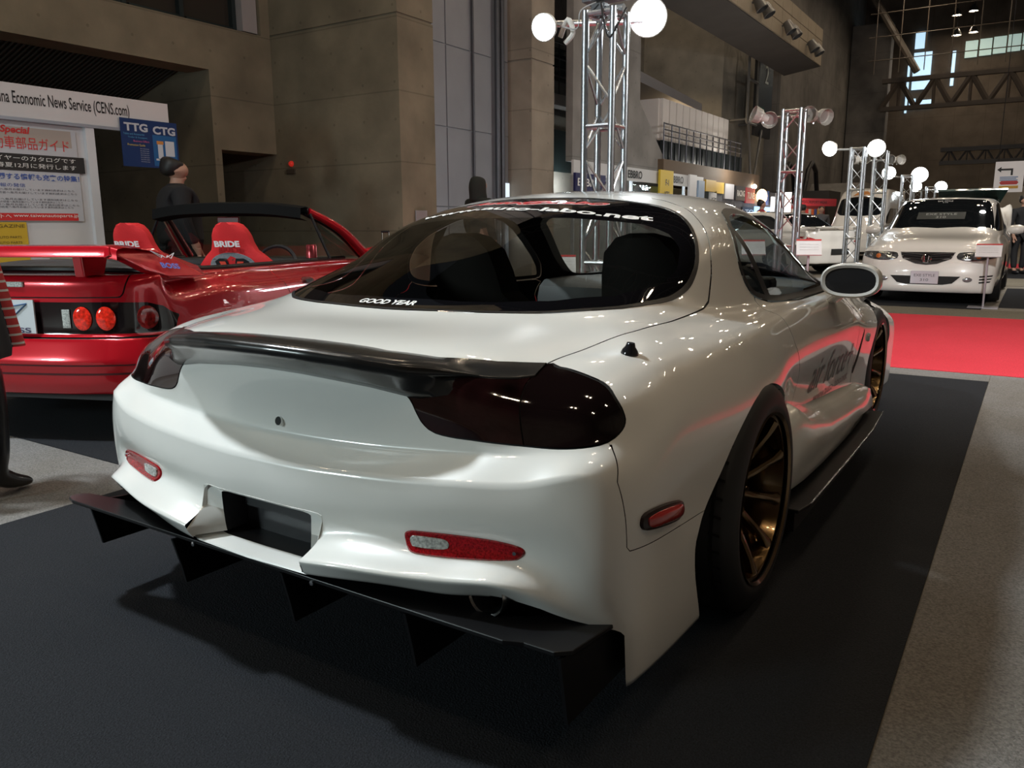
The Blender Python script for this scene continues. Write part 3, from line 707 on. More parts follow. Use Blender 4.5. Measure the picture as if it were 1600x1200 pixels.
# wheel arches
ra = sm([(-.40, .0), (-.414, .12), (-.462, .25), (-.469, .33), (-.452, .364), (-.42, .407), (-.337, .473), (-.248, .547), (-.121, .606), (.01, .627), (.114, .617), (.231, .572), (.33, .49), (.375, .39), (.37, .25), (.36, .05), (.0, -.1)], 3)
fa = [(2.425+.352*math.cos(t), .305+.345*math.sin(t)) for t in np.linspace(0, 2*math.pi, 48, endpoint=False)]
f_ra = only(lambda V: sdf(V[:, 1:], ra), lambda V: (np.abs(V[:, 0]) > .5) & (V[:, 2] < .70) & (V[:, 1] > -.75))
f_fa = only(lambda V: sdf(V[:, 1:], fa), lambda V: (np.abs(V[:, 0]) > .5) & (V[:, 2] < .70))
_, M0 = cut(M0, f_ra); _, M0 = cut(M0, f_fa)
def inx(V): o = np.zeros_like(V); o[:, 0] = -np.sign(V[:, 0])*.045; return o
fl = [rim(M0, f_ra, inx), rim(M0, f_fa, inx)]
# lower edge behind the wheel: stepped fin on the right, none on the left
lipR = [(.60, -1), (.60, .331), (.704, .319), (.76, .29), (.812, .266), (.838, .253), (.8385, -1)]
f_lr = only(lambda V: sdf(V[:, [0, 2]], lipR), lambda V: (V[:, 1] < -.45) & (V[:, 0] > .4))
lipL = [(-1.2, -1), (-1.2, .258), (-.86, .258), (-.812, .266), (-.76, .29), (-.704, .319), (-.60, .331), (-.60, -1)]
f_ll = only(lambda V: sdf(V[:, [0, 2]], lipL), lambda V: (V[:, 1] < -.30) & (V[:, 0] < -.4))
_, M0 = cut(M0, f_lr); _, M0 = cut(M0, f_ll)
fl.append(rim(M0, f_lr, lambda V: np.tile([-.01, .05, .004], (len(V), 1)))); fl.append(rim(M0, f_ll, lambda V: np.tile([.01, .05, .004], (len(V), 1))))
# number plate recess
rec = mirror2([(0, .200), (.185, .200), (.187, .30), (.195, .34), (.203, .42), (.192, .437), (.12, .438), (0, .438)])
f_rec = only(lambda V: sdf(V[:, [0, 2]], rec), lambda V: V[:, 1] < -.86)
_, M0 = cut(M0, f_rec)
# lamps and everything under the spoiler
lo = mirror2([(0, .737), (.115, .735), (.291, .720), (.350, .712), (.383, .700), (.400, .672), (.418, .645), (.445, .631), (.49, .6265), (.531, .626), (.616, .623), (.696, .622), (.76, .628), (.790, .637), (.801, .661), (.79, .691), (.765, .72), (.745, .7345), (.721, .744), (.69, .7525), (.658, .759), (.625, .7655), (.60, .80), (.3, 1.0), (0, 1.0)])
de = mirror2([(0, -.836), (.148, -.837), (.295, -.833), (.412, -.806), (.53, -.755), (.612, -.695), (.64, -.655), (.75, -.5), (1.1, -.2), (1.4, -2), (0, -2)])
lo = sm(lo, 3)
def f_lamp(V): return np.where((V[:, 1] < -.55) & (V[:, 2] > .58), np.maximum(sdf(V[:, [0, 2]], lo), sdf(V[:, :2], de)), BIG)
LZ, M0, gl = gap_cut(M0, f_lamp, .0016)
gaps = [gl]
# glazing
rg = mirror2([(0, -.512), (.113, -.508), (.25, -.495), (.345, -.472), (.430, -.435), (.492, -.389), (.591, -.284), (.64, -.137), (.652, -.014), (.651, .065), (.637, .133), (.592, .217), (.53, .285), (.453, .325), (.336, .337), (.144, .335), (0, .335)])
rg = sm(rg, 3)
f_rg = only(lambda V: sdf(V[:, :2], rg), lambda V: V[:, 2] > .7)
RG, M0 = cut(M0, f_rg)
clear = mirror2([(0, -.447), (.20, -.44), (.30, -.42), (.434, -.36), (.55, -.25), (.607, -.09), (.612, .03), (.590, .105), (.539, .145), (.456, .155), (.246, .105), (.145, .075), (0, .07)])
f_cl = lambda V: sdf(V[:, :2], clear)
RGc, RGf = cut(RG, f_cl)
RGs, RGf = cut(RGf, lambda V: -(f_rg(V)+.010))      # outermost rubber seal
ws = mirror2([(0, 1.22), (.30, 1.19), (.44, 1.15), (.495, 1.14), (.525, 1.18), (.59, 1.42), (.645, 1.66), (.645, 1.74), (.56, 1.86), (.3, 1.98), (0, 2.02)])
f_ws = only(lambda V: sdf(V[:, :2], ws), lambda V: V[:, 2] > .7)
WS, M0 = cut(M0, f_ws)
WSc, WSf = cut(WS, lambda V: f_ws(V)+.03)
sw = [(.606, 1.097), (.575, 1.088), (.543, 1.072), (.467, 1.033), (.405, .975), (.389, .915), (.402, .872), (.436, .834), (.489, .816), (.567, .803), (.703, .792), (.898, .787), (1.126, .784), (1.332, .782), (1.47, .782), (1.50, .79), (1.47, .815), (1.40, .865), (1.30, .925), (1.18, .99), (1.05, 1.05), (.93, 1.088), (.80, 1.108), (.68, 1.108)]
f_sw = only(lambda V: sdf(V[:, 1:], sw), lambda V: (np.abs(V[:, 0]) > .42) & (V[:, 2] > .74))
SWm, M0 = cut(M0, f_sw)
SWc, SWf = cut(SWm, lambda V: f_sw(V)+.020)
bp_ = [(.60, .74), (.655, .74), (.60, .90), (.53, 1.12), (.47, 1.12), (.545, .90)]
SWb, SWc = cut(SWc, only(lambda V: sdf(V[:, 1:], bp_), lambda V: V[:, 2] > .7))
# tailgate
hg = mirror2([(0, -1.2), (.5, -1.2), (.605, -.75), (.611, -.696), (.645, -.53), (.675, -.385), (.688, -.20), (.690, -.063), (.692, .034), (.688, .084), (.666, .163), (.633, .233), (.595, .29), (.509, .375), (.40, .415), (.3, .43), (0, .435)])
f_hg = only(lambda V: sdf(V[:, :2], hg), lambda V: V[:, 2] > .745)
HG, M0, g_ = gap_cut(M0, f_hg, .0018); gaps.append(g_)
# doors
dr = [(.505, .30), (.568, .40), (.545, .576), (.502, .638), (.471, .682), (.466, .721), (.45, .80), (.44, .83), (.50, .815), (.57, .80), (.9, .783), (1.47, .779), (1.56, .76), (1.60, .69), (1.65, .646), (1.70, .45), (1.735, .239), (1.6, .2), (.55, .2)]
f_dr = only(lambda V: sdf(V[:, 1:], dr), lambda V: (np.abs(V[:, 0]) > .6))
DR, M0, g_ = gap_cut(M0, f_dr, .0018); gaps.append(g_)
# bumper cover
bm_ = [(-1.4, -.2), (-1.4, .6125), (-.80, .6125), (-.748, .636), (-.783, .569), (-.775, .494), (-.771, .424), (-.42, .407), (-.30, .36), (-.30, -.2)]
f_bm = only(lambda V: sdf(V[:, 1:], bm_), lambda V: V[:, 1] < .2)
BM, M0 = cut(M0, f_bm)
f_bg = only(lambda V: sdf(V[:, 1:], bm_), lambda V: (V[:, 1] < -.2) & (np.abs(V[:, 0]) > .79) & ((V[:, 2] < .600) | (V[:, 1] > -.80)))
gp, M0 = cut(M0, lambda V: f_bg(V)-.002); gaps.append(gp)
f_bn = lambda V: np.where((V[:, 1] > 1.9) & (V[:, 2] > .60), sdf(V[:, :2], mirror2([(0, 2.02), (.4, 1.98), (.60, 1.85), (.66, 2.1), (.66, 2.5), (.60, 3.0), (.4, 3.25), (0, 3.3)])), BIG)
BN, M0, g_ = gap_cut(M0, f_bn, .002); gaps.append(g_)

put('body_shell', M0, M_pearl, coupe)
bumper = put('rear_bumper', BM, M_pearl, coupe)
tailgate = put('tailgate', HG, M_pearl, coupe)
put('bonnet', BN, M_pearl, coupe)
for s, nm in ((1, 'door'), (-1, 'door')):
    D, _ = cut(DR, lambda V: -V[:, 0]*s); dd = put(nm, D, M_pearl, coupe)
    if s > 0:
        p = Vector((.845, .60, .715))
for v, f in fl:
    for sg in (1, -1):
        fs = [q for q in f if v[q[0]][0]*sg > 0]
        if fs:
            u_ = sorted({i for q in fs for i in q}); mp_ = {i: j for j, i in enumerate(u_)}
            obj('arch_return', [tuple(v[i]) for i in u_], [tuple(mp_[i] for i in q) for q in fs], mat('arch_white', (.55, .55, .53), .4), coupe)
g = put('rear_window', RGc, M_rglass, tailgate); put('window_border', RGf, M_frit, tailgate); put('window_seal', RGs, M_rub, tailgate, .002)
put('windscreen', WSc, M_wglass, coupe); put('windscreen_border', WSf, M_frit, coupe)
for s in (1, -1):
    a, _ = cut(SWc, lambda V: -V[:, 0]*s); b, _ = cut(SWf, lambda V: -V[:, 0]*s); c, _ = cut(SWb, lambda V: -V[:, 0]*s)
    w = put('side_window', a, M_sglass, coupe); put('window_seal', b, M_rub, w, .003); put('pillar_cover', c, M_rub, w, -.001)
# lamp clusters: outer lens, inner lens on the tailgate, dark strip beneath the spoiler
ls = [(.20, 1.0), (.611, .80), (.611, .765), (.607, .748), (.605, .735), (.61, .713), (.617, .685), (.629, .649), (.645, .60), (.20, .5)]
f_ls = lambda V: sdf(np.c_[np.abs(V[:, 0]), V[:, 2]], ls+[(-.5, .5), (-.5, 1.0)])
IN, OUT, g_ = gap_cut(LZ, f_ls, .0013)
gaps.append(g_)
put('panel_gaps', join(*gaps), M_gap, coupe, -.003)
def lens_glow(name, pos, r, col):
    """dim coloured reflector bowl behind the smoked glass"""
    return None
M_lens_in = mat('smoked_lamp_red', (.011, .003, .003), .07, coat=1.0, coat_rough=.0, noise=(9, .8, 2))
for s in (1, -1):
    a, _ = cut(OUT, lambda V: -V[:, 0]*s); put('tail_lamp', a, M_lens, coupe, .001)
strip, INs = cut(IN, lambda V: np.abs(V[:, 0])-.36)
for s in (1, -1):
    a, _ = cut(INs, lambda V: -V[:, 0]*s); put('inner_tail_lamp', a, M_lens_in, tailgate, .001)
put('lamp_strip', strip, M_satin, tailgate)

# spoiler: one black lip bridging both lamps
def ipl(x, xs, ys): return float(np.interp(x, xs, ys))
rows = []; nx = 44
def skin_z(x, y):
    h = COUPE_BVH.ray_cast(Vector((x, y, 2)), Vector((0, 0, -1))); return h[0].z if h[0] else .7
def skin_y(x, z):
    h = COUPE_BVH.ray_cast(Vector((x, -3, z)), Vector((0, 1, 0))); return h[0].y if h[0] else -.8
for i in range(-nx, nx+1):
    x = i/nx*.6125; a = abs(x)
    yf = ipl(a, [0, .148, .295, .412, .53, .612], [-.834, -.834, -.829, -.802, -.750, -.692])
    zl = ipl(a, [0, .1, .2, .3, .4, .47, .53, .58, .6125], [.806, .805, .800, .790, .773, .756, .746, .744, .748])
    yl = ipl(a, [0, .1, .2, .3, .4, .45], [-1.000, -.997, -.983, -.955, -.907, -.880])
    yu = ipl(a, [0, .115, .29, .36, .40, .45], [-.912, -.911, -.885, -.871, -.866, -.858])
    zu = ipl(a, [0, .115, .29, .36, .40, .45, .53, .6125], [.734, .732, .716, .705, .700, .708, .725, .738])
    w = min(1., max(0., (a-.38)/.15)); w = w*w*(3-2*w)
    ys = skin_y(x, zl)-.004; yl = yl*(1-w)+ys*w if a > .38 else yl; ysu = skin_y(x, zu)+.006; yu = yu*(1-w)+ysu*w if a > .38 else yu
    th = .020*(1-w)+.002; prof = []
    for t, up in ((-.006, -.002), (.03, .0035), (.25, .006), (.5, .008), (.75, .008), (.93, .004)):
        y = yf+(yl-yf)*t; zfree = ipl(t, [0, 1], [skin_z(x, yf), zl]); zs = skin_z(x, y) if y > skin_y(x, zl)+.002 else zl
        prof.append((y, zfree*(1-w)+zs*w+up*(1-w)+(.004*w if t > 0 else -.002)))
    prof += [(yl, zl+.002-th*.2), (yl+.001, zl-th*.8), (yl+.008+.010*(1-w), zl-th-.008*(1-w)), (yl*.45+yu*.55, zl*.3+zu*.7-.004*(1-w)), (yu-.003*(1-w), zu), (yu+.012, zu-.002)]
    rows.append([Vector((x, p[0], p[1])) for p in prof])
sp = MB().grid(rows).build('spoiler', M_satin, coupe, smooth=True)
sp.data.set_sharp_from_angle(angle=R(70))

# plate recess: white funnel, black back board with two bolts
def ring(pts, y): return [Vector((x, y if not callable(y) else y(x, z), z)) for x, z in pts]
outer = sm([(-.185, .307), (-.188, .318), (-.195, .34), (-.203, .42), (-.192, .437), (-.12, .438), (.12, .438), (.192, .437), (.203, .42), (.195, .34), (.188, .318), (.185, .307)], 2)
def yo(x, z):
    h = COUPE_BVH.ray_cast(Vector((x*1.01, -3, z+.001)), Vector((0, 1, 0))); return h[0].y-.001 if h[0] and h[0].y < -.9 else -1.0
inner = [(x*.76, .314+(z-.307)*.84) for x, z in outer]
m = MB(); m.grid([ring(outer, yo), ring([(x*.985, z+.004) for x, z in outer], lambda x, z: yo(x, z)+.008), ring(inner, -.948)], True); m.build('plate_recess', M_pearl2, bumper, smooth=True)
m = MB(); m.add(ring([(x, z) for x, z in inner], -.88), [tuple(range(len(inner)))]); m.grid([ring(inner, -.948), ring(inner, -.88)], True); m.build('recess_back', M_blk, bumper)
for x in (-.055, .045):
    MB().lathe([(0, 0), (.009, 0), (.009, .006), (0, .008)], (x, -.882, .395), (Vector((0, -1, 0)), Vector((1, 0, 0)), Vector((0, 0, 1))), 6).build('bolt', M_chrome, bumper)
MB().box((-.13, -.90, .378), (.12, -.885, .412)).build('plate_bracket', mat('bracket_dark', (.02, .022, .024), .4), bumper)
# key hole
kp = Vector((0.004, -.8905, .606)); kn = Vector((0, -.98, .2)).normalized()
MB().lathe([(.0125, -.004), (.0125, .004), (.0105, .0055), (.0095, .004), (.0095, -.004)], kp, (kn, Vector((1, 0, 0)), kn.cross(Vector((1, 0, 0)))), 24).build('lock_ring', M_pearl2, tailgate, smooth=True)
MB().lathe([(0, .0052), (.0098, .005)], kp, (kn, Vector((1, 0, 0)), kn.cross(Vector((1, 0, 0)))), 24).build('lock_hole', M_gap, tailgate)

def on_skin(poly, axis, s=1, lift=.003, dome=.004, n=None):
    """patch that follows the skin: poly in 2-D seen along axis ('y' from behind, 'x' from the side, 'z' from above)"""
    P = np.array(sm(poly, 3)); c = P.mean(0); rings = [1, .97, .9, .6, .3, .02]; V = []
    for k in rings:
        for p in c+(P-c)*k:
            if axis == 'y': o, d = Vector((p[0]*s, -3, p[1])), Vector((0, 1, 0))
            elif axis == 'x': o, d = Vector((3*s, p[0], p[1])), Vector((-s, 0, 0))
            else: o, d = Vector((p[0]*s, p[1], 3)), Vector((0, 0, -1))
            h = COUPE_BVH.ray_cast(o, d); V.append(h[0]+h[1]*(0 if k == 1 else lift+dome*(1-k*k)**.5))
    n = len(P); F = []
    for i in range(len(rings)-1):
        for j in range(n): F.append((i*n+j, i*n+(j+1) % n, (i+1)*n+(j+1) % n, (i+1)*n+j))
    F.append(tuple(range((len(rings)-1)*n, len(rings)*n))); mb = MB(); mb.add(V, F); return mb
rf = [(.415, .416), (.415, .429), (.427, .437), (.45, .4395), (.519, .442), (.599, .441), (.648, .436), (.667, .430), (.671, .421), (.662, .409), (.647, .404), (.579, .398), (.514, .394), (.446, .394), (.424, .402)]
rw = [(.432, .412), (.430, .424), (.441, .431), (.500, .4325), (.514, .427), (.515, .413), (.504, .405), (.445, .403)]
for s in (1, -1):
    r = on_skin(rf, 'y', s).build('bumper_reflector', M_redref, bumper, smooth=True)
    on_skin(rw, 'y', s, .0075, .003).build('reversing_lens', M_clearlens, r, smooth=True)
    h = COUPE_BVH.ray_cast(Vector((.652*s, -3, .421)), Vector((0, 1, 0)))
    MB().lathe([(0, .0), (.004, 0), (.004, .011), (0, .011)], h[0], (h[1], h[1].orthogonal().normalized(), h[1].cross(h[1].orthogonal().normalized())), 10).build('screw', M_chrome, r)
    mk = on_skin([(-.736, .476), (-.722, .493), (-.66, .493), (-.59, .482), (-.560, .472), (-.552, .449), (-.575, .437), (-.64, .443), (-.712, .455), (-.73, .462)], 'x', s, .005, .008).build('side_marker', mat('marker_rim', (.02, .01, .01), .3), coupe, smooth=True)
    on_skin([(-.722, .474), (-.714, .486), (-.66, .487), (-.59, .477), (-.568, .467), (-.563, .452), (-.578, .444), (-.64, .450), (-.708, .461)], 'x', s, .010, .008).build('marker_lens', mat('marker_red', (.42, .012, .010), .1, coat=1), mk, smooth=True)
    on_skin([(1.93, .515), (1.93, .54), (1.95, .548), (1.97, .54), (1.97, .515), (1.95, .507)], 'x', s, .004, .008).build('side_repeater', M_clearlens, coupe, smooth=True)
# aerial base on the right rear wing
h = COUPE_BVH.ray_cast(Vector((.73, -.535, 3)), Vector((0, 0, -1))); a = h[0]
MB().lathe([(0, .024), (.009, .024), (.011, .016), (.017, .008), (.020, .0), (.020, -.01)], a, (h[1], Vector((0, 1, 0)).cross(h[1]).normalized(), Vector((0, 1, 0))), 20).build('aerial_base', mat('aerial_black', (.01, .01, .012), .15, coat=1), coupe, smooth=True)

# skirts with splitter boards
for s in (1, -1):
    rows = []
    for y, zt, xo, zb in [(.36, .43, .868, .215), (.40, .475, .882, .21), (.46, .49, .892, .205), (.60, .44, .900, .20), (.85, .40, .905, .195), (1.15, .375, .905, .19), (1.4, .355, .905, .19), (1.62, .335, .900, .19), (1.82, .32, .892, .19), (1.92, .30, .875, .19)]:
        rows.append([Vector((s*x, y, z)) for x, z in [(.80, zt+.01), (.835, zt), (.862, zt-.012), (xo-.008, zt-.045), (xo, zt-.09), (xo-.01, zb+.05), (xo-.03, zb), (.76, zb-.01)]])
    m = MB(); m.grid(rows); m.add(rows[0], [tuple(range(8))]); m.add(rows[-1], [tuple(range(8))])
    m.build('side_skirt', M_pearl2, coupe, smooth=True)
    MB().prism([(s*.70, .34, .168), (s*.915, .34, .168), (s*.932, .42, .168), (s*.938, 1.55, .168), (s*.92, 1.93, .168), (s*.70, 1.93, .168)], (0, 0, .012)).build('side_splitter', mat('satin_black_board', (.006, .006, .007), .45, spec=.25), coupe, bevel=.003)
    MB().path([(s*.934, .42, .181), (s*.940, 1.0, .181), (s*.940, 1.55, .181), (s*.922, 1.93, .181)], .0028, n=6).build('edge_highlight', mat('highlight_silver', (.5, .52, .55), .2, metal=1), coupe)  # bright line added in place of the highlight along the board edge
    on_skin([(1.715, .40), (1.735, .46), (1.80, .56), (1.835, .575), (1.80, .50), (1.765, .42), (1.74, .385)], 'x', s, .001, .0).build('wing_vent', M_gap, coupe)
    MB().box((min(s*.70, s*.90), .36, .10), (max(s*.70, s*.90), 1.9, .168)).build('sill_floor', M_blk, coupe)
# floor pan and inner wings
m = MB(); m.box((-.62, -.80, .20), (.62, 3.1, .24)); m.box((-.80, .55, .14), (.80, 1.9, .22)); m.build('floor_pan', M_blk, coupe)
for s in (1, -1):
    for yc, r in ((0, .37), (2.425, .36)):
        m = MB(); m.lathe([(r, -.13), (r+.02, .0), (r+.02, .25)], (s*.60-(.0 if s > 0 else .0), yc, .31), (Vector((-s, 0, 0)), Vector((0, 1, 0)), Vector((0, 0, 1))), 32)
        for v in m.v:
            if v.z < .24: v.z = .24
        m.build('wheel_well', M_trim, coupe)
# rear undertray: thin black board under the bumper with fences beneath
ur = [(-.800, -.925), (-.812, -.955), (-.795, -.985), (-.75, -1.0), (.70, -1.0), (.735, -.982), (.800, -.982), (.822, -.955), (.822, -.30), (-.42, -.30), (-.45, -.78), (-.62, -.885)]
def ztray(y): return .293-.09*(y+1.0)/.65
m = MB(); m.prism([(x, y, 0) for x, y in ur], (0, 0, .010))
for v in m.v: v.z += ztray(v.y)
tray = m.build('undertray', M_carbon, coupe, bevel=.002)
for x, z0, y0, y1 in [(-.765, .145, -.93, -.35), (-.285, .165, -.99, -.30), (.10, .16, -.98, -.30), (.46, .16, -.98, -.30), (.805, .14, -.96, -.30)]:
    MB().prism([(x, y0-.02, ztray(y0)), (x, y0, z0+.05), (x, y0+.01, z0), (x, y1, z0-.01), (x, y1, ztray(y1))], (.007, 0, 0)).build('fence', M_carbon, tray)
for x in (-.205, .205): MB().lathe([(0, 0), (.006, 0), (.006, .004), (0, .005)], (x, -1.001, .293), (Vector((0, -1, 0)), Vector((1, 0, 0)), Vector((0, 0, 1))), 6).build('bolt', M_chrome, tray)
# exhaust
m = MB(); m.lathe([(.043, .34), (.045, .0), (.042, -.008), (.038, -.004), (.037, .25)], (.602, -.905, .327), 'y', 32); m.tube((.602, -.56, .327), (.45, .1, .28), .04, n=14)
m.build('exhaust', mat('exhaust_steel', (.60, .60, .60), .22, metal=1), coupe, smooth=True)
m = MB(); m.box((-.40, -.80, .30), (.40, -.5, .34)); m.box((-.50, -.80, .36), (.50, -.70, .55)); m.build('bumper_core', M_blk, coupe)

# wheels
def wheel(rt, rw, rr, spokes, rim_m, name='wheel'):
    """tyre radius, half width, rim radius; outer face towards +x"""
    w = empty(name); n = 72
    m = MB(); prof = [(rr-.004, rw-.012), (rr+.012, rw-.004), (rr+.030, rw-.003), (rt-.035, rw-.010), (rt-.012, rw-.022), (rt-.002, rw-.035), (rt, 0), (rt-.002, -rw+.035), (rt-.012, -rw+.01), (rt-.04, -rw), (rr, -rw)]
    m.lathe(prof, (0, 0, 0), 'x', n); t = m.build('tyre', M_tyre, w, smooth=True)
    m = MB()
    for i in range(44):
        a = 2*math.pi*i/44
        for x0, x1, da in ((rw-.06, rw-.030, .015), (-.035, .045, .06), (-rw+.01, -rw+.06, -.02)):
            e = [Vector((x, (rt+.0008-(.006 if abs(x) > rw-.02 else 0))*math.cos(a+b), (rt+.0008-(.006 if abs(x) > rw-.02 else 0))*math.sin(a+b))) for x, b in ((x0, 0), (x0, .022), (x1, .022+da), (x1, da))]
            m.add(e, [(0, 1, 2, 3)])
    for x in (-.06, -.015, .03, .075): m.lathe([(rt+.0010, x), (rt+.0010, x+.009)], (0, 0, 0), 'x', n)
    m.build('tread_groove', mat('tread_groove', (.003, .003, .003), .9), t)
    m = MB(); m.lathe([(rr-.005, rw-.008), (rr+.004, rw-.002), (rr+.003, rw-.014), (rr-.012, rw-.020), (rr-.018, rw-.06), (rr-.028, rw-.09), (rr-.030, -rw+.02), (rr, -rw+.005)], (0, 0, 0), 'x', 64); m.build('rim', rim_m, w, smooth=True)
    for i in range(spokes):
        a = 2*math.pi*(i+.5)/spokes; u = Vector((0, math.cos(a), math.sin(a))); v = Vector((0, -math.sin(a), math.cos(a))); X = Vector((1, 0, 0)); sec = []
        for r, x, hw, th in [(.045, rw-.100, .019, .03), (.075, rw-.090, .0125, .028), (.13, rw-.065, .011, .024), (rr-.05, rw-.04, .011, .02), (rr-.018, rw-.028, .018, .016), (rr-.006, rw-.024, .026, .012)]:
            c = u*r+X*x; sec.append([c+v*hw-X*th, c+v*hw, c+v*hw*.45+X*.006, c-v*hw*.45+X*.006, c-v*hw, c-v*hw-X*th])
        MB().grid(sec, True).build('spoke', rim_m, w, smooth=True)
    m = MB(); m.lathe([(0, rw-.085), (.026, rw-.085), (.030, rw-.092), (.058, rw-.095), (.062, rw-.12), (0, rw-.13)], (0, 0, 0), 'x', 32); m.build('hub', rim_m, w, smooth=True)
    for i in range(5):
        a = 2*math.pi*i/5; MB().tube((rw-.12, .052*math.cos(a), .052*math.sin(a)), (rw-.072, .052*math.cos(a), .052*math.sin(a)), .009, n=6).build('wheel_nut', M_chrome, w)
    m = MB(); m.lathe([(0, -.01), (.155, -.01), (.155, -.03), (0, -.03)], (0, 0, 0), 'x', 40); m.build('brake_disc', mat('brake_steel', (.25, .25, .25), .35, metal=1), w)
    m = MB(); m.box((-.06, .05, -.07), (.015, .16, .07)); m.build('brake_caliper', mat('caliper_grey', (.10, .09, .08), .4), w, bevel=.01)
    return w
wr = wheel(.318, .132, .234, 10, M_bronze); wr.parent = coupe; wr.location = (.778, 0, .318)
w = copy_tree(wr, coupe); w.location = (-.778, 0, .318); w.rotation_euler = (0, 0, math.pi)
w = copy_tree(wr, coupe); w.location = (.708, 2.425, .312); w.scale = (.86, .98, .98)
w = copy_tree(wr, coupe); w.location = (-.708, 2.425, .312); w.scale = (.86, .98, .98); w.rotation_euler = (0, 0, math.pi)

# door mirror
for s in (1, -1):
    c = Vector((s*.885, 1.10, .846)); rows = []
    X = Vector((s, .10, 0)).normalized(); Z = Vector((0, 0, 1)); Y = Vector((0, 1, 0))
    for yy, a, b in [(-.030, .088, .048), (-.034, .098, .058), (-.024, .105, .064), (.0, .107, .066), (.04, .098, .060), (.075, .070, .042), (.095, .03, .02)]:
        rows.append([c+Y*yy+X*(a*math.copysign(abs(math.cos(t))**.8, math.cos(t)))+Z*(b*math.copysign(abs(math.sin(t))**.8, math.sin(t))) for t in np.linspace(0, 2*math.pi, 32, endpoint=False)])
    m = MB(); m.grid(rows, True); m.add(rows[-1], [tuple(range(32))]); mi = m.build('door_mirror', M_pearl2, coupe, smooth=True)
    m = MB(); m.add([p+Y*.003 for p in rows[0]], [tuple(range(32))]); m.build('mirror_glass', mat('mirror_glass', (.02, .022, .025), .02, metal=0, coat=1), mi)
    m = MB(); st = []
    for k, (p, a, b) in enumerate([(Vector((s*.790, 1.235, .752)), .028, .055), (Vector((s*.82, 1.21, .775)), .026, .045), (Vector((s*.862, 1.15, .80)), .03, .04)]):
        st.append([p+Vector((s*a*math.cos(t), b*math.sin(t), 0)) for t in np.linspace(0, 2*math.pi, 16, endpoint=False)])
    m.grid(st, True); m.build('mirror_foot', M_pearl2, mi, smooth=True)

# lettering on the glass, the boot edge and the door
def wrap_text(name, body, m, base, h, parent, axis='z', lift=.0016, **k):
    """base: plan points of the base line on the skin; letters stand h tall along the slope"""
    v, f = letters(body, res=4, **k); lo_, hi_ = v.min(0), v.max(0); u = (v[:, 0]-lo_[0])/(hi_[0]-lo_[0]); w = (v[:, 1]-lo_[1])/(hi_[1]-lo_[1])*h
    B = np.array(cr(base, 12)); L_ = np.r_[0, np.cumsum(np.hypot(*np.diff(B, axis=0).T))]; L_ /= L_[-1]; out = []
    for a, b in zip(u, w):
        p0 = np.array([np.interp(a, L_, B[:, i]) for i in (0, 1)]); p1 = np.array([np.interp(min(1, a+.01), L_, B[:, i]) for i in (0, 1)]); pm = np.array([np.interp(max(0, a-.01), L_, B[:, i]) for i in (0, 1)])
        t = (p1-pm)/np.linalg.norm(p1-pm); q = p0+np.array([-t[1], t[0]])*b
        if axis == 'z': hh = COUPE_BVH.ray_cast(Vector((q[0], q[1], 3)), Vector((0, 0, -1)))
        else: hh = COUPE_BVH.ray_cast(Vector((3, q[0], q[1])), Vector((-1, 0, 0)))
        nn = hh[1] if hh[1].dot(Vector((0, 0, 1)) if axis == 'z' else Vector((1, 0, 0))) > 0 else -hh[1]
        out.append(hh[0]+nn*lift)
    return obj(name, out, f, m, parent)
M_wt = mat('white_vinyl', (.82, .82, .80), .4); M_rt = mat('red_vinyl', (.62, .02, .03), .4); M_gt = mat('grey_vinyl', (.10, .11, .12), .4)
win = [o for o in children(tailgate) if o.name.startswith('window_border')][0]
wrap_text('web_address', 'www.auto-labo.net', M_wt, [(-.445, .196), (-.411, .191), (-.276, .178), (-.139, .168), (-.015, .147), (.097, .137), (.194, .139), (.286, .149), (.373, .160), (.468, .186)], .040, win, bold=.03, spacing=1.0)
wrap_text('shop_script', 'Auto@Labo', M_wt, [(-.300, .262), (-.114, .224), (.04, .212), (.174, .214), (.290, .238)], .062, win, shear=.45, bold=.05, lift=.0014)
wrap_text('shop_script', 'Auto@Labo', M_rt, [(-.297, .266), (-.114, .228), (.04, .216), (.174, .218), (.287, .242)], .054, win, shear=.45, bold=.02, lift=.0022)
wrap_text('tyre_lettering', 'GOOD YEAR', M_wt, [(-.122, -.483), (-.026, -.484), (.078, -.482)], .024, win, bold=.03, shear=.15, spacing=.95)
drs = [o for o in children(coupe) if o.name.startswith('door') and o.data and sum(v.co.x for v in o.data.vertices) > 0][0]
wrap_text('door_lettering', 'air force+', M_gt, [(.83, .450), (1.20, .440), (1.62, .430)], .135, drs, axis='x', bold=.0)
wrap_text('door_address', 'www.auto-labo.net', M_gt, [(.98, .388), (1.3, .384), (1.62, .380)], .035, drs, axis='x')

# cabin
cab = empty('cabin', parent=coupe)
m = MB(); m.box((-.66, -.55, .30), (.66, 1.9, .34)); m.box((-.64, -.62, .30), (.64, -.50, .72)); m.box((-.64, -.55, .34), (.64, .20, .62)); m.build('cabin_floor', M_trim, cab)
m = MB(); m.box((-.10, .3, .34), (.10, 1.5, .58)); m.build('console', M_trim, cab, bevel=.02)
m = MB(); rows = []
for i in range(-10, 11):
    x = i*.064; c = 1-.25*(abs(x)/.64)**3
    rows.append([Vector((x, y, z)) for y, z in [(1.36, .52), (1.35, .70), (1.37, .755), (1.42, .785*c+.785*(1-c)), (1.60, .79), (1.80, .79), (1.95, .80)]])
m.grid(rows).build('dashboard', mat('grey_dash', (.22, .24, .26), .5), cab, smooth=True)
MB().box((.20, 1.34, .77), (.52, 1.46, .83)).build('gauge_hood', M_trim, cab, bevel=.02)
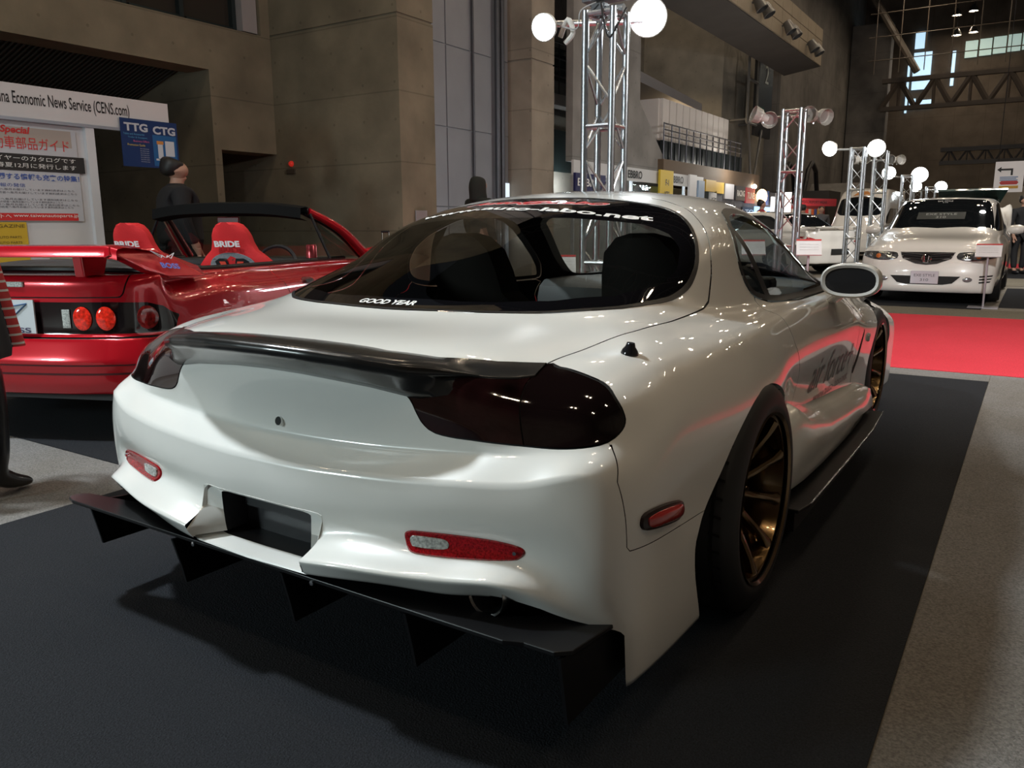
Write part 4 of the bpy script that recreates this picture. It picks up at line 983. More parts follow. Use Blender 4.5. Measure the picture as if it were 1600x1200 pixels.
m = MB(); m.lathe([(.17, -.012), (.185, 0), (.17, .012), (.158, 0)], (.36, 1.22, .72), (Vector((0, -.93, .36)), Vector((1, 0, 0)), Vector((0, .36, .93))), 32, close=True); m.box((.22, 1.215, .715), (.50, 1.225, .735)); m.build('steering_wheel', M_trim, cab, smooth=True)
MB().tube((-.50, -.10, .78), (.50, -.10, .78), .014).build('strut_bar', M_chrome, cab, smooth=True)
M_seat = mat('black_seat_cloth', (.014, .014, .015), .75)
def bucket(loc, m_, parent, sc=1.0):
    """one-piece racing seat: tall back with shoulder wings and round head, deep base"""
    s = empty('bucket_seat', loc, parent=parent)
    outl = [(0, .27, .10), (.10, .27, .10), (.25, .26, .09), (.38, .25, .08), (.50, .27, .08), (.58, .235, .07), (.66, .155, .06), (.74, .145, .055), (.82, .125, .05), (.87, .075, .04), (.885, .02, .03)]
    rows = []
    for z, hw, th in outl:
        y0 = -.02-z*.30; r = []
        for x, dy in [(-hw, .06+th*.5), (-hw*.8, .02+th*.5), (-hw*.4, .0), (0, -.01), (hw*.4, 0), (hw*.8, .02+th*.5), (hw, .06+th*.5), (hw*.98, -.03), (hw*.7, -th), (0, -th-.02), (-hw*.7, -th), (-hw*.98, -.03)]: r.append(Vector((x, y0+dy, .12+z*.98)))
        rows.append(r)
    mb = MB(); mb.grid(rows, True); mb.add(rows[-1], [tuple(range(12))]); mb.build('backrest', m_, s, smooth=True)
    mb = MB(); rows = []
    for y, z in [(-.08, .16), (.05, .10), (.25, .11), (.45, .16), (.50, .14), (.48, .06)]: rows.append([Vector((x, y, z+dz)) for x, dz in [(-.27, .10), (-.24, .10), (-.19, .02), (0, 0), (.19, .02), (.24, .10), (.27, .10), (.26, -.06), (0, -.08), (-.26, -.06)]])
    mb.grid(rows, True); mb.add(rows[-1], [tuple(range(10))]); mb.build('cushion', m_, s, smooth=True)
    return s
for x in (-.36, .36): bucket((x, .62, .04), M_seat, cab)

# ================================================================ other cars, from the same kind of shell
def car_shell(L0, L1, W, side_z, rear, front, st, wb=(0, 2.6), xf=None, crease={1: .5}, rear_x=None, levels=3, zbot=.22):
    """rear / front: ten (y, z) pairs at the centre line, bottom to top. st: stations (y, shoulder z, shoulder k, [belt x,z], [mid x,z], [rail x,z], roof z)"""
    rx = rear_x or [(0, 0), (.16, .002), (.33, .008), (.50, .020), (.66, .045), (.79, .085), (.91, .17)]
    Rr = [[(k*W, y+dy*W*1.2, z) for y, z in rear] for k, dy in rx]
    xf = xf or [.93, .965, .985, .99, 1.0, 1.0, .99, .965, .90]
    S = []
    for (y, zs, ks, *_r) in st:
        zz = [zbot, zbot, zbot+.06, zbot+.14, zbot+.21]+[zbot+.21+(zs-zbot-.21)*t for t in (.25, .45, .64, .83, 1.0)]
        S.append([(W*ks*(xf[max(0, r-1)]-(.06 if r == 0 else 0)), y, zz[r]) for r in range(10)])
    c = S[-1]; F = []
    yf0 = front
    fr = []
    for k, dy in list(reversed(rx))[1:]: fr.append([(k*W*.98, y-dy*W*1.2, z) for y, z in front])
    # last side column becomes the front corner
    kx, kd = rx[-1]; S.append([(kx*W*.98, y-kd*W*1.2, z) for y, z in front])
    T = []
    for (y, zs, ks, belt, mid, rail, zr) in st:
        (bx, bz), (mx, mz), (qx, qz) = belt, mid, rail
        T.append([(0, y, zr), (qx*.36, y, zr-(zr-qz)*.06), (qx*.70, y, zr-(zr-qz)*.32), (qx, y, qz), (mx, y, mz), (bx, y, bz)])
    v, f, cc = build_cage(Rr, S, fr, T, crease); return shell(v, f, cc, levels=levels)

def bvh(M): return BVHTree.FromPolygons([tuple(v) for v in M[0]], M[2])
def arches(M, ys, r, z):
    for y in ys:
        c = [(y+r*math.cos(t), z+r*math.sin(t)) for t in np.linspace(0, 2*math.pi, 40, endpoint=False)]
        _, M = cut(M, only(lambda V: sdf(V[:, 1:], c), lambda V: np.abs(V[:, 0]) > .5))
    return M
def patch(B, poly, axis, sgn=1, lift=.004, dome=0, smooth_n=3, ring=(1, .9, .6, .3, .02)):
    """sheet following a shell: axis 'r' seen from behind, 'f' from the front, 's' from the side, 't' from above"""
    P = np.array(sm(poly, smooth_n) if smooth_n else poly); c = P.mean(0); V = []
    if not smooth_n: P = np.array([tuple(p) for a, b in zip(P, np.roll(P, -1, 0)) for p in (a, a*.67+b*.33, a*.33+b*.67)])
    for k in ring:
        for p in c+(P-c)*k:
            o, d = {'r': (Vector((p[0]*sgn, -6, p[1])), Vector((0, 1, 0))), 'f': (Vector((p[0]*sgn, 8, p[1])), Vector((0, -1, 0))), 's': (Vector((4*sgn, p[0], p[1])), Vector((-sgn, 0, 0))), 't': (Vector((p[0]*sgn, p[1], 4)), Vector((0, 0, -1)))}[axis]
            h = B.ray_cast(o, d)
            if h[0] is None: h = (o+d*(6 if axis == 'r' else 4), -d)
            V.append(h[0]-d*(lift+dome*(1-k*k)**.5))
    n = len(P); F = [(i*n+j, i*n+(j+1) % n, (i+1)*n+(j+1) % n, (i+1)*n+j) for i in range(len(ring)-1) for j in range(n)]
    F.append(tuple(range((len(ring)-1)*n, len(ring)*n))); m = MB(); m.add(V, F); return m

# ---------------------------------------------------------------- red convertible
M_red = mat('candy_red_paint', (.52, .006, .016), .22, metal=.35, coat=1, coat_rough=.02, inside=(.012, .01, .01))
M_red2 = mat('candy_red_parts', (.52, .006, .016), .22, metal=.35, coat=1, coat_rough=.02)
rc = empty('red_convertible', (-3.1698, .7041, .009), R(21.9), 'metallic red open two-seat convertible with rear wing, parked left of the white coupe', 'car')
N_ = None
st = []
for y, zs, ks, bz, zc in [(-.70, .785, .955, .818, .830), (-.45, .785, .975, .818, .832), (-.2, .785, .99, .818, .832), (.0, .785, .99, .818, .830), (.25, .780, .98, .815, .826), (.6, .775, .97, .812, .820), (1.0, .772, .965, .808, .815), (1.4, .768, .965, .804, .815), (1.75, .762, .97, .800, .815), (2.05, .750, .975, .788, .81), (2.43, .725, .98, .762, .785), (2.8, .69, .97, .725, .745), (3.1, .64, .94, .67, .69)]:
    st.append((y, zs, ks, (.73, bz), (.62, bz+.006*1), (.48, zc-.006), zc))
rear = [(-.88, .25), (-1.0, .25), (-1.025, .30), (-1.035, .36), (-1.045, .42), (-1.01, .52), (-.985, .545), (-.985, .70), (-.985, .79), (-.945, .828)]
front = [(3.25, .18), (3.36, .18), (3.38, .24), (3.38, .31), (3.37, .37), (3.34, .43), (3.31, .48), (3.28, .53), (3.24, .57), (3.18, .61)]
RM = car_shell(0, 0, .845, None, rear, front, st, crease={1: .6, 5: .7, 6: .5, 4: .4, 8: .3, 9: .3})
B = bvh(RM); RM = arches(RM, (0, 2.43), .325, .28)
ck = mirror2([(0, -.62), (.55, -.62), (.66, -.50), (.69, -.1), (.70, .6), (.69, 1.5), (.64, 1.78), (0, 1.84)])
CK, RM = cut(RM, only(lambda V: sdf(V[:, :2], sm(ck, 2)), lambda V: V[:, 2] > .7))
drr = [(.40, .83), (.42, .76), (.50, .66), (.56, .56), (.56, .34), (.62, .27), (1.62, .27), (1.70, .34), (1.72, .6), (1.70, .84)]
DD, RM, g1 = gap_cut(RM, only(lambda V: sdf(V[:, 1:], drr), lambda V: np.abs(V[:, 0]) > .68), .003)
tl = mirror2([(0, .722), (.640, .722), (.655, .74), (.672, .80), (.675, .90), (0, .90)])
f_tl = only(lambda V: np.maximum(sdf(V[:, [0, 2]], tl), V[:, 1]+.66), lambda V: (V[:, 1] < -.5))
TL, RM, g2 = gap_cut(RM, f_tl, .003)
f_bp = only(lambda V: sdf(V[:, 1:], [(-1.4, -.1), (-1.4, .527), (-.62, .527), (-.42, .45), (-.30, .3), (-.30, -.1)]), lambda V: V[:, 1] < 0)
BPm, RM, g3 = gap_cut(RM, f_bp, .004)
lb_ = mirror2([(0, .700), (.60, .700), (.74, .694), (.785, .672), (.805, .62), (.805, .552), (.78, .545), (0, .545)])
LPm, RM = cut(RM, only(lambda V: sdf(V[:, [0, 2]], lb_), lambda V: V[:, 1] < -.6))
put('body_shell', RM, M_red, rc); put('boot_lid', TL, M_red, rc); rb = put('rear_bumper', BPm, M_red, rc)
for s in (1, -1):
    a, _ = cut(DD, lambda V: -V[:, 0]*s); dd = put('door', a, M_red, rc)
    patch(B, [(.74, .715), (.74, .675), (.90, .67), (.91, .70), (.85, .715)], 's', s, .002).build('handle_recess', mat('dark_red_recess', (.14, .005, .01), .4), dd)
    m = patch(B, [(.77, .702), (.77, .685), (.86, .683), (.87, .70)], 's', s, .014); m.build('door_handle', M_blk, dd)
put('panel_gaps', join(g1, g2, g3), M_gap, rc, -.006)
for z0, z1 in ((.395, .402), (.350, .360)):
    m = patch(B, [(-.80, z0), (.80, z0), (.80, z1), (-.80, z1)], 'r', 1, .002, 0, 0, ring=(1, .5, .02))
    m = MB(); top = []; bot = []
    for i in range(41):
        x = -.79+i*1.58/40
        for z, L_ in ((z0, bot), (z1, top)):
            h = B.ray_cast(Vector((x, -6, z)), Vector((0, 1, 0))); L_.append(h[0]+Vector((0, -.0015, 0)))
    m.grid([bot, top]).build('bumper_groove', mat('dark_groove', (.05, .002, .004), .5), rb)
# full-width lamp panel, lenses and plate
lp = put('lamp_panel', LPm, mat('black_lamp_panel', (.010, .006, .007), .1, coat=1), rc)
M_lr = mat('lit_red_lens', (.65, .02, .01), .12, coat=1, noise=(60, .6, 3), emit=((1, .05, .02), .10))
for s in (1, -1):
    for cx in (.462, .572, .735):
        c = [(cx+.045*math.cos(t)*(.8 if cx > .7 else 1), .621+.058*math.sin(t)) for t in np.linspace(0, 2*math.pi, 20, endpoint=False)]
        patch(B, c, 'r', s, .006, .006, 1, ring=(1, .95, .7, .4, .02)).build('round_lamp', M_lr if cx < .7 else mat('dim_red_lens', (.25, .01, .01), .12, coat=1, noise=(60, .6, 3)), lp, smooth=True)
    patch(B, [(.362, .665), (.362, .575), (.402, .575), (.402, .665)], 'r', s, .006, .003, 0).build('reversing_lens', M_clearlens, lp)
pl = MB().box((-.235, -1.006, .550), (.235, -.998, .712)).build('number_plate', mat('plate_white', (.52, .55, .57), .35), rc)
m = MB()
for s in (1, -1):
    m.tube((s*.01, -1.009, .665), (s*.20, -1.009, .695), .003, n=5); m.tube((s*.20, -1.009, .695), (s*.11, -1.009, .625), .003, n=5); m.tube((s*.11, -1.009, .625), (s*.03, -1.009, .665), .003, n=5); m.tube((s*.05, -1.009, .66), (s*.105, -1.009, .64), .003, n=5); m.tube((s*.105, -1.009, .64), (s*.13, -1.009, .67), .003, n=5)
m.build('horn_emblem', mat('steel_blue_ink', (.06, .13, .26), .4), pl)
write('plate_word', 'TEAM  BOSS', mat('navy_ink', (.03, .02, .07), .4), (0, -1.007, .565), (1, 0, 0), (0, 0, 1), width=.42, height=.026, parent=pl, bold=.02)
MB().box((-.16, -.993, .772), (.175, -.975, .798)).build('high_stop_lamp', M_clearlens, rc, bevel=.004)
# wing
def blade(x): return (-1.02+.10*abs(x)**2, .955)
rows = []
for i in range(-24, 25):
    x = i/24*.72; a = abs(x); y0 = -1.035+.04*a*a; y1 = -.70+.02*a; z = .962 if a < .66 else .962-(a-.66)*.25
    rows.append([Vector((x, *p)) for p in [(y0, z-.008), (y0+.01, z+.006), (y0+.06, z+.012), (y0+.16, z+.006), (y1, z-.02), (y1-.02, z-.032), (y0+.15, z-.040), (y0+.04, z-.048), (y0, z-.044)]])
m = MB().grid(rows, True); wing = m.build('rear_wing', M_red2, rc, smooth=True)
for s in (1, -1):
    P = [(.685, -1.015, .965), (.700, -.70, .950), (.745, -.40, .850), (.800, -.42, .800), (.800, -.52, .803), (.785, -.72, .812), (.755, -.86, .850), (.715, -.98, .915), (.69, -1.03, .925)]
    P = [(s*x, y, z) for x, y, z in P]; e = MB().prism(P, (-s*.028, 0, -.012)).build('wing_end', M_red2, wing, bevel=.004)
    o0, u0, w0 = Vector((s*.757, -.655, .872)), Vector((s*.02, 1, -.15)), Vector((-s*.46, .15, 1))
    if s > 0:
        nrm = Vector((P[0][0]-P[4][0], P[0][1]-P[4][1], P[0][2]-P[4][2])).cross(Vector((P[1][0]-P[4][0], P[1][1]-P[4][1], P[1][2]-P[4][2]))).normalized()
        if nrm.x < 0: nrm = -nrm
        u0 = Vector((.04, 1, -.12)); u0 = (u0-nrm*u0.dot(nrm)).normalized(); w0 = nrm.cross(u0).normalized()
        c0 = sum((Vector(p) for p in P), Vector())/len(P)+nrm*.012
        write('wing_word', 'BOSS', mat('blue_vinyl', (.06, .16, .62), .4), c0-w0*.022+u0*.05, u0, w0, width=.135, height=.032, parent=e, bold=.03, lift=.010)
        m = MB()
        for k in (1, -1):
            q = [(.005, .0), (.085, .034), (.035, -.004), (.02, .014)]
            for a_, b_ in zip(q, q[1:]+q[:1]): m.tube(c0+nrm*.010+u0*(.05+k*a_[0])+w0*(.025+a_[1]), c0+nrm*.010+u0*(.05+k*b_[0])+w0*(.025+b_[1]), .0022, n=5)
        m.build('horn_emblem', mat('silver_vinyl', (.6, .62, .66), .4), e)
    MB().prism([(s*.465, -.985, .822), (s*.465, -.84, .828), (s*.465, -.80, .925), (s*.465, -.995, .925)], (s*.05, 0, 0)).build('wing_strut', M_red2, wing, bevel=.006)
# cockpit
ckp = empty('cockpit', parent=rc)
m = MB(); m.box((-.68, -.60, .30), (.68, 1.85, .34)); m.box((-.69, -.62, .30), (.69, .10, .79)); m.box((-.10, .1, .3), (.10, 1.5, .62)); m.build('cockpit_tub', M_trim, ckp)
m = MB(); m.path([(-.70, 1.7, .812), (-.715, .6, .818), (-.715, -.1, .824), (-.66, -.5, .832), (-.5, -.64, .838), (0, -.68, .842), (.5, -.64, .838), (.66, -.5, .832), (.715, -.1, .824), (.715, .6, .818), (.70, 1.7, .812)], .017, n=8); m.build('rim_trim', M_rub, ckp, smooth=True)
rows = []
for y, z in [(-.64, .845), (-.55, .868), (-.35, .880), (-.15, .872), (-.05, .85), (-.02, .80)]: rows.append([Vector((x, y, .80+(z-.80)*(1-(abs(x)/.72)**4))) for x in np.linspace(-.69, .69, 21)])
MB().grid(rows).build('folded_hood', mat('black_hood_cloth', (.012, .012, .013), .6, coat=.3, bump=(18, .4)), ckp, smooth=True)
for x in (.45, .55, .62): MB().lathe([(0, .006), (.010, .003), (.010, 0)], (x+.08, -.15-x*.5+.5, .860), 'z', 8).build('stud', M_chrome, ckp)
MB().box((-.66, 1.35, .60), (.66, 1.84, .815)).build('dashboard', M_trim, ckp, bevel=.04)
m = MB(); m.lathe([(.16, -.012), (.178, 0), (.16, .012), (.150, 0)], (.37, 1.20, .76), (Vector((0, -.93, .36)), Vector((1, 0, 0)), Vector((0, .36, .93))), 28, close=True); m.build('steering_wheel', M_blk, ckp, smooth=True)
MB().lathe([(0, 0), (.042, 0), (.042, .095), (.036, .108), (0, .108)], (.50, 1.55, .81), 'z', 16).build('drink_can', mat('can_red_silver', (.75, .12, .14), .25, metal=.7), ckp, smooth=True)
M_bride = mat('red_seat_cloth', (.62, .012, .016), .7, bump=(300, .4))
def race_seat(x):
    s = empty('bucket_seat', (x, .72, .0), parent=ckp)
    prof = [(.30, .27), (.45, .26), (.62, .25), (.74, .285), (.80, .275), (.86, .215), (.90, .165), (.95, .145), (1.00, .135), (1.04, .115), (1.07, .085), (1.085, .04)]
    rows = []
    for z, hw in prof:
        y0 = .16-(z-.3)*.30; rows.append([Vector((a*hw, y0+dy, z)) for a, dy in [(-1, .04), (-.85, .07), (-.4, .03), (0, .025), (.4, .03), (.85, .07), (1, .04), (.98, -.01), (.8, -.035), (.4, -.05), (0, -.055), (-.4, -.05), (-.8, -.035), (-.98, -.01)]])
    m = MB().grid(rows, True); m.add(rows[-1], [tuple(range(14))]); b = m.build('backrest', M_bride, s, smooth=True)
    # grey bare shell with the two belt slots, low on the back
    def back(x_, z): return Vector((x_, .16-(z-.3)*.30-.055-.006+abs(x_)*.06, z))
    arc = [(.17*math.cos(t), .79+.095*math.sin(t)) for t in np.linspace(0, math.pi, 16)]+[(-.17, .60), (.17, .60)]
    m = MB(); m.prism([back(a, b_) for a, b_ in arc], (0, .004, 0)); sh = m.build('seat_shell', mat('grey_shell', (.25, .26, .28), .5, noise=(120, .2)), s)
    for k in (-1, 1):
        m = MB(); q = [(k*.025, .815), (k*.035, .845), (k*.09, .845), (k*.125, .825), (k*.12, .80), (k*.06, .785)]; m.prism([back(a, b_)+Vector((0, -.004, 0)) for a, b_ in q], (0, .003, 0)); m.build('belt_slot', M_blk, sh)
        m = MB(); m.prism([back(a, b_)+Vector((0, -.010, 0)) for a, b_ in [(k*.045, .825), (k*.09, .825), (k*.06, .75), (k*.02, .75)]], (0, .003, 0)); m.build('belt', mat('red_belt', (.7, .06, .03), .6), sh)
    write('seat_word', 'BRIDE', mat('seat_white', (.75, .72, .72), .5), back(0, .945)+Vector((0, .0, 0)), (1, 0, 0), (0, -.28, 1), width=.185, height=.042, parent=b, lift=.010, bold=.045)
    MB().box((-.25, .1, .35), (.25, .6, .48)).build('cushion', M_bride, s, bevel=.04)
    return s
for x in (.33, -.42): race_seat(x)
# windscreen frame and header
A = [Vector((s*.80, 1.92, .82)) for s in (-1, 1)]; Bq = [Vector((s*.60, 1.32, 1.165)) for s in (-1, 1)]
wf = empty('windscreen_frame', parent=rc)
for k, s in ((0, -1), (1, 1)):
    mid_ = (A[k]+Bq[k])/2+Vector((s*.02, 0, .035)); pts = cr([A[k], mid_, Bq[k]], 6)
    MB().path(pts, [.045-.018*i/12 for i in range(13)], n=10).build('pillar', M_red2, wf, smooth=True)
    MB().path([p+Vector((-s*.03, -.02, -.01)) for p in pts], .020, n=8).build('pillar_seal', M_rub, wf, smooth=True)
    qv = [Vector((s*.77, 1.28, .82)), Vector((s*.79, 1.83, .82)), Bq[k]+Vector((s*.02, .10, -.08)), Bq[k]+Vector((s*.02, -.02, -.02))]
    MB().path([qv[0], qv[3]], .011, n=6).build('quarter_bar', M_rub, wf)
    obj('quarter_glass', qv, [(0, 1, 2, 3)], glass('quarter_pane', (.55, .6, .58)), wf)
hp = cr([Bq[0], (-.35, 1.27, 1.195), (0, 1.255, 1.203), (.35, 1.27, 1.195), Bq[1]], 6)
MB().path(hp, .030, n=10).build('header', M_rub, wf, smooth=True)
rows = [[Vector(p)+Vector((0, .0, .034)) for p in hp], [Vector(p)+Vector((0, -.13, .022)) for p in hp], [Vector(p)+Vector((0, -.14, -.05)) for p in hp], [Vector(p)+Vector((0, -.02, -.07)) for p in hp]]
MB().grid(rows).build('header_cloth', mat('header_black', (.004, .004, .004), .8, spec=.1), wf, smooth=True)
obj('windscreen', [tuple(A[0]), tuple(A[1]), tuple(Bq[1]), (0, 1.25, 1.2), tuple(Bq[0])], [(0, 1, 2, 3, 4)], M_wglass, wf)
MB().box((-.09, 1.22, 1.08), (.09, 1.24, 1.13)).build('cabin_mirror', mat('dark_red_recess', (.14, .005, .01), .4), wf, bevel=.008)
m = MB(); m.path([(.795, 1.92, .85), (.86, 1.90, .86), (.95, 1.89, .875)], .03, n=8); m.build('door_mirror', M_red2, rc, smooth=True)
for x, y, rz in ((.715, 0, 0), (-.715, 0, math.pi), (.715, 2.43, 0), (-.715, 2.43, math.pi)):
    w = copy_tree(wr, rc); w.location = (x, y, .305); w.scale = (.85, .955, .955); w.rotation_euler = (0, 0, rz)
m = MB(); m.box((-.62, -.88, .20), (.62, 3.2, .26)); m.build('floor_pan', M_blk, rc)

# ---------------------------------------------------------------- a generic saloon / wagon for the cars farther off
def far_car(name, label, loc, rz, W, st, rear, front, wheels, paint, win, backw=None, frontw=None, zbot=.22, crease=None):
    c = empty(name, loc, rz, label, 'car'); M = car_shell(0, 0, W, None, rear, front, st, crease=crease or {1: .5}, zbot=zbot, levels=2); b = bvh(M)
    M = arches(M, wheels, .345, .31)
    f = only(lambda V: sdf(V[:, 1:], win), lambda V: np.abs(V[:, 0]) > W*.55)
    G, M = cut(M, f)
    for s in (1, -1): a, _ = cut(G, lambda V: -V[:, 0]*s); put('side_window', a, mat('dark_car_glass', (.008, .010, .012), .03, coat=1), c)
    if backw: G, M = cut(M, only(lambda V: sdf(V[:, :2], mirror2(backw)), lambda V: V[:, 2] > .8)); put('rear_window', G, MATS['dark_car_glass'], c)
    if frontw: G, M = cut(M, only(lambda V: sdf(V[:, :2], mirror2(frontw)), lambda V: V[:, 2] > .8)); put('windscreen', G, MATS['dark_car_glass'], c)
    put('body_shell', M, paint, c)
    for y in wheels:
        for s in (1, -1):
            w = copy_tree(SIMPLE_WHEEL, c); w.location = (s*(W-.13), y, .31); w.rotation_euler = (0, 0, 0 if s > 0 else math.pi)
    MB().box((-W*.75, min(wheels)-.6, .17), (W*.75, max(wheels)+.6, .26)).build('floor_pan', M_blk, c)
    return c, b
SIMPLE_WHEEL = empty('wheel_master')
m = MB(); m.lathe([(.215, .09), (.245, .105), (.29, .10), (.312, .06), (.314, -.06), (.29, -.10), (.22, -.1)], (0, 0, 0), 'x', 32); m.build('tyre', M_tyre, SIMPLE_WHEEL, smooth=True)
m = MB(); m.lathe([(.222, .095), (.20, .07), (.19, -.05), (0, -.05)], (0, 0, 0), 'x', 32); m.build('rim', mat('silver_rim', (.6, .62, .64), .25, metal=1), SIMPLE_WHEEL, smooth=True)
for i in range(7):
    a = 2*math.pi*i/7; u = Vector((0, math.cos(a), math.sin(a))); v = Vector((0, -math.sin(a), math.cos(a)))
    MB().grid([[u*r+v*h_+Vector((x, 0, 0)), u*r-v*h_+Vector((x, 0, 0)), u*r-v*h_+Vector((x-.03, 0, 0)), u*r+v*h_+Vector((x-.03, 0, 0))] for r, h_, x in ((.02, .02, .05), (.12, .016, .06), (.205, .022, .075))], True).build('spoke', MATS['silver_rim'], SIMPLE_WHEEL)
M_wpaint = mat('white_car_paint', (.78, .76, .72), .3, coat=1, coat_rough=.03)
# --- the white wagon that faces us
def wst(rows): return [(y, zs, ks, (bx, bz), (mx, mz), (qx, qz), zr) for y, zs, ks, bx, bz, mx, mz, qx, qz, zr in rows]
st = wst([(-.72, .92, .95, .76, .98, .70, 1.18, .60, 1.36, 1.40), (-.35, .92, .98, .77, .98, .71, 1.20, .61, 1.385, 1.43), (.1, .915, .99, .78, .975, .72, 1.20, .62, 1.40, 1.45), (.7, .91, 1.0, .78, .97, .72, 1.20, .62, 1.41, 1.46), (1.2, .90, 1.0, .78, .96, .72, 1.20, .62, 1.40, 1.455), (1.6, .89, 1.0, .78, .95, .71, 1.17, .60, 1.36, 1.43), (2.0, .87, 1.0, .775, .93, .70, 1.06, .60, 1.19, 1.29), (2.4, .85, .995, .77, .90, .68, .95, .58, 1.00, 1.07), (2.7, .83, .99, .74, .87, .64, .90, .5, .915, .94), (3.05, .79, .98, .70, .83, .60, .855, .45, .87, .88), (3.35, .74, .95, .64, .77, .55, .80, .42, .82, .83)])
rear = [(-.85, .24), (-.98, .24), (-1.0, .30), (-1.0, .40), (-1.0, .52), (-.98, .64), (-.97, .78), (-.95, .90), (-.90, 1.05), (-.82, 1.34)]
front = [(3.55, .16), (3.66, .16), (3.69, .22), (3.68, .32), (3.67, .42), (3.65, .50), (3.63, .56), (3.60, .62), (3.56, .68), (3.48, .74)]
ac, b = far_car('station_wagon', 'pearl white station wagon facing the viewer beyond the red carpet, silver plate on its nose', (.245, 9.86+3.68, .010), math.pi, .88, st, rear, front, (0, 2.72), M_wpaint,
    [(-.65, 1.00), (-.6, 1.25), (-.3, 1.36), (1.2, 1.37), (1.5, 1.33), (1.9, 1.15), (2.3, .96), (2.2, .95), (.5, .99)],
    frontw=[(0, 2.55), (.5, 2.47), (.70, 2.30), (.66, 2.0), (.60, 1.70), (.55, 1.58), (0, 1.66)])
MB()
hl = [(.36, .665), (.36, .60), (.50, .575), (.66, .585), (.80, .625), (.83, .665), (.80, .685), (.60, .69), (.42, .685)]
for s in (1, -1):
    h = patch(b, hl, 'f', s, .010, .01, 2).build('headlamp', mat('headlamp_dark_chrome', (.22, .23, .24), .12, metal=.8, noise=(22, .7, 2)), ac, smooth=True)
    for cx, cz, r_, mm in ((.47, .635, .035, M_chrome), (.60, .632, .032, mat('amber_bulb', (.5, .12, .02), .3)), (.70, .645, .030, M_chrome)):
        patch(b, [(cx+r_*math.cos(t), cz+r_*math.sin(t)) for t in np.linspace(0, 2*math.pi, 10, endpoint=False)], 'f', s, .022, .008, 1, ring=(1, .6, .02)).build('projector', mm, h, smooth=True)
    patch(b, [(.50+.055*math.cos(t), .335+.032*math.sin(t)) for t in np.linspace(0, 2*math.pi, 14, endpoint=False)], 'f', s, .008, .01, 1).build('fog_lamp', mat('fog_lamp_glass', (.35, .36, .38), .1, metal=.6), ac, smooth=True)
    for k in range(3): patch(b, [(.63, .385-.038*k), (.78-.01*k, .395-.038*k), (.77-.01*k, .378-.038*k), (.63, .366-.038*k)], 'f', s, .006, 0, 0, ring=(1, .5, .02)).build('bumper_slot', M_blk, ac)
    m = MB(); rows = []
    for xx, a_, b__ in ((.0, .03, .03), (.05, .07, .06), (.14, .075, .07), (.20, .05, .05)): rows.append([Vector((s*(.84+xx), 1.98+math.cos(t)*a_, .97+math.sin(t)*b__)) for t in np.linspace(0, 2*math.pi, 14, endpoint=False)])
    m.grid(rows, True); m.add(rows[-1], [tuple(range(14))]); m.build('door_mirror', M_wpaint, ac, smooth=True)
gr = patch(b, [(-.33, .685), (.33, .685), (.29, .60), (.13, .535), (0, .52), (-.13, .535), (-.29, .60)], 'f', 1, .008, 0, 0).build('grille', mat('grille_black', (.012, .010, .012), .3), ac)
m = MB()
for z, hw in ((.675, .32), (.64, .30), (.605, .27)): 
    q = [b.ray_cast(Vector((x, 8, z-.03*(1-abs(x)/hw))), Vector((0, -1, 0)))[0]+Vector((0, .02, 0)) for x in np.linspace(-hw, hw, 15)]; m.path(q, .007, n=6)
m.build('grille_bar', M_chrome, gr, smooth=True)
m = MB(); m.lathe([(.050, -.008), (.062, 0), (.050, .008), (.044, 0)], b.ray_cast(Vector((0, 8, .60)), Vector((0, -1, 0)))[0]+Vector((0, .03, 0)), 'y', 24, close=True)
q = b.ray_cast(Vector((0, 8, .60)), Vector((0, -1, 0)))[0]+Vector((0, .03, 0))
for s in (1, -1): m.tube(q+Vector((s*.030, 0, .038)), q+Vector((s*.020, 0, -.038)), .006, n=6)
m.tube(q+Vector((-.025, 0, 0)), q+Vector((.025, 0, 0)), .006, n=6); m.build('emblem', M_chrome, gr, smooth=True)
patch(b, [(-.42, .375), (.42, .375), (.33, .285), (.22, .265), (-.22, .265), (-.33, .285)], 'f', 1, .006, 0, 0).build('lower_intake', M_gap, ac)
q = b.ray_cast(Vector((0, 8, .36)), Vector((0, -1, 0)))[0]
pl = MB().box((-.165, q.y+.006, .275), (.165, q.y+.02, .44)).build('number_plate', mat('silver_plate', (.62, .62, .66), .3, metal=.5), ac)
write('plate_word', 'EXE STYLE', mat('grey_ink', (.10, .10, .11), .4), (0, q.y+.021, .385), (-1, 0, 0), (0, 0, 1), width=.25, height=.035, parent=pl)
write('plate_word', '310', mat('grey_ink', (.10, .10, .11), .4), (0, q.y+.021, .325), (-1, 0, 0), (0, 0, 1), width=.10, height=.035, parent=pl)
def screen_pt(x, y, B_): h = B_.ray_cast(Vector((x, y, 4)), Vector((0, 0, -1))); return h[0], h[1]
p0, n0 = screen_pt(0, 2.28, b); p1, _ = screen_pt(0, 2.05, b); upv = (p1-p0).normalized()
bd = empty('screen_board', parent=ac)
nn = Vector((-1, 0, 0)).cross(upv).normalized(); nn = nn if nn.y > 0 else -nn
c0 = p0+upv*.04+nn*.006
MB().prism([c0+Vector((-.31, 0, 0))-upv*.09, c0+Vector((.31, 0, 0))-upv*.09, c0+Vector((.31, 0, 0))+upv*.12, c0+Vector((-.31, 0, 0))+upv*.12], nn*.003).build('board', mat('dark_card', (.03, .035, .035), .4), bd)
write('board_word', 'EXE STYLE', mat('card_silver', (.45, .47, .46), .5), c0+upv*.055+nn*.004, (-1, 0, 0), upv, width=.40, height=.055, parent=bd)
write('board_word', '310', mat('card_silver', (.45, .47, .46), .5), c0-upv*.035+nn*.004, (-1, 0, 0), upv, width=.13, height=.06, parent=bd)
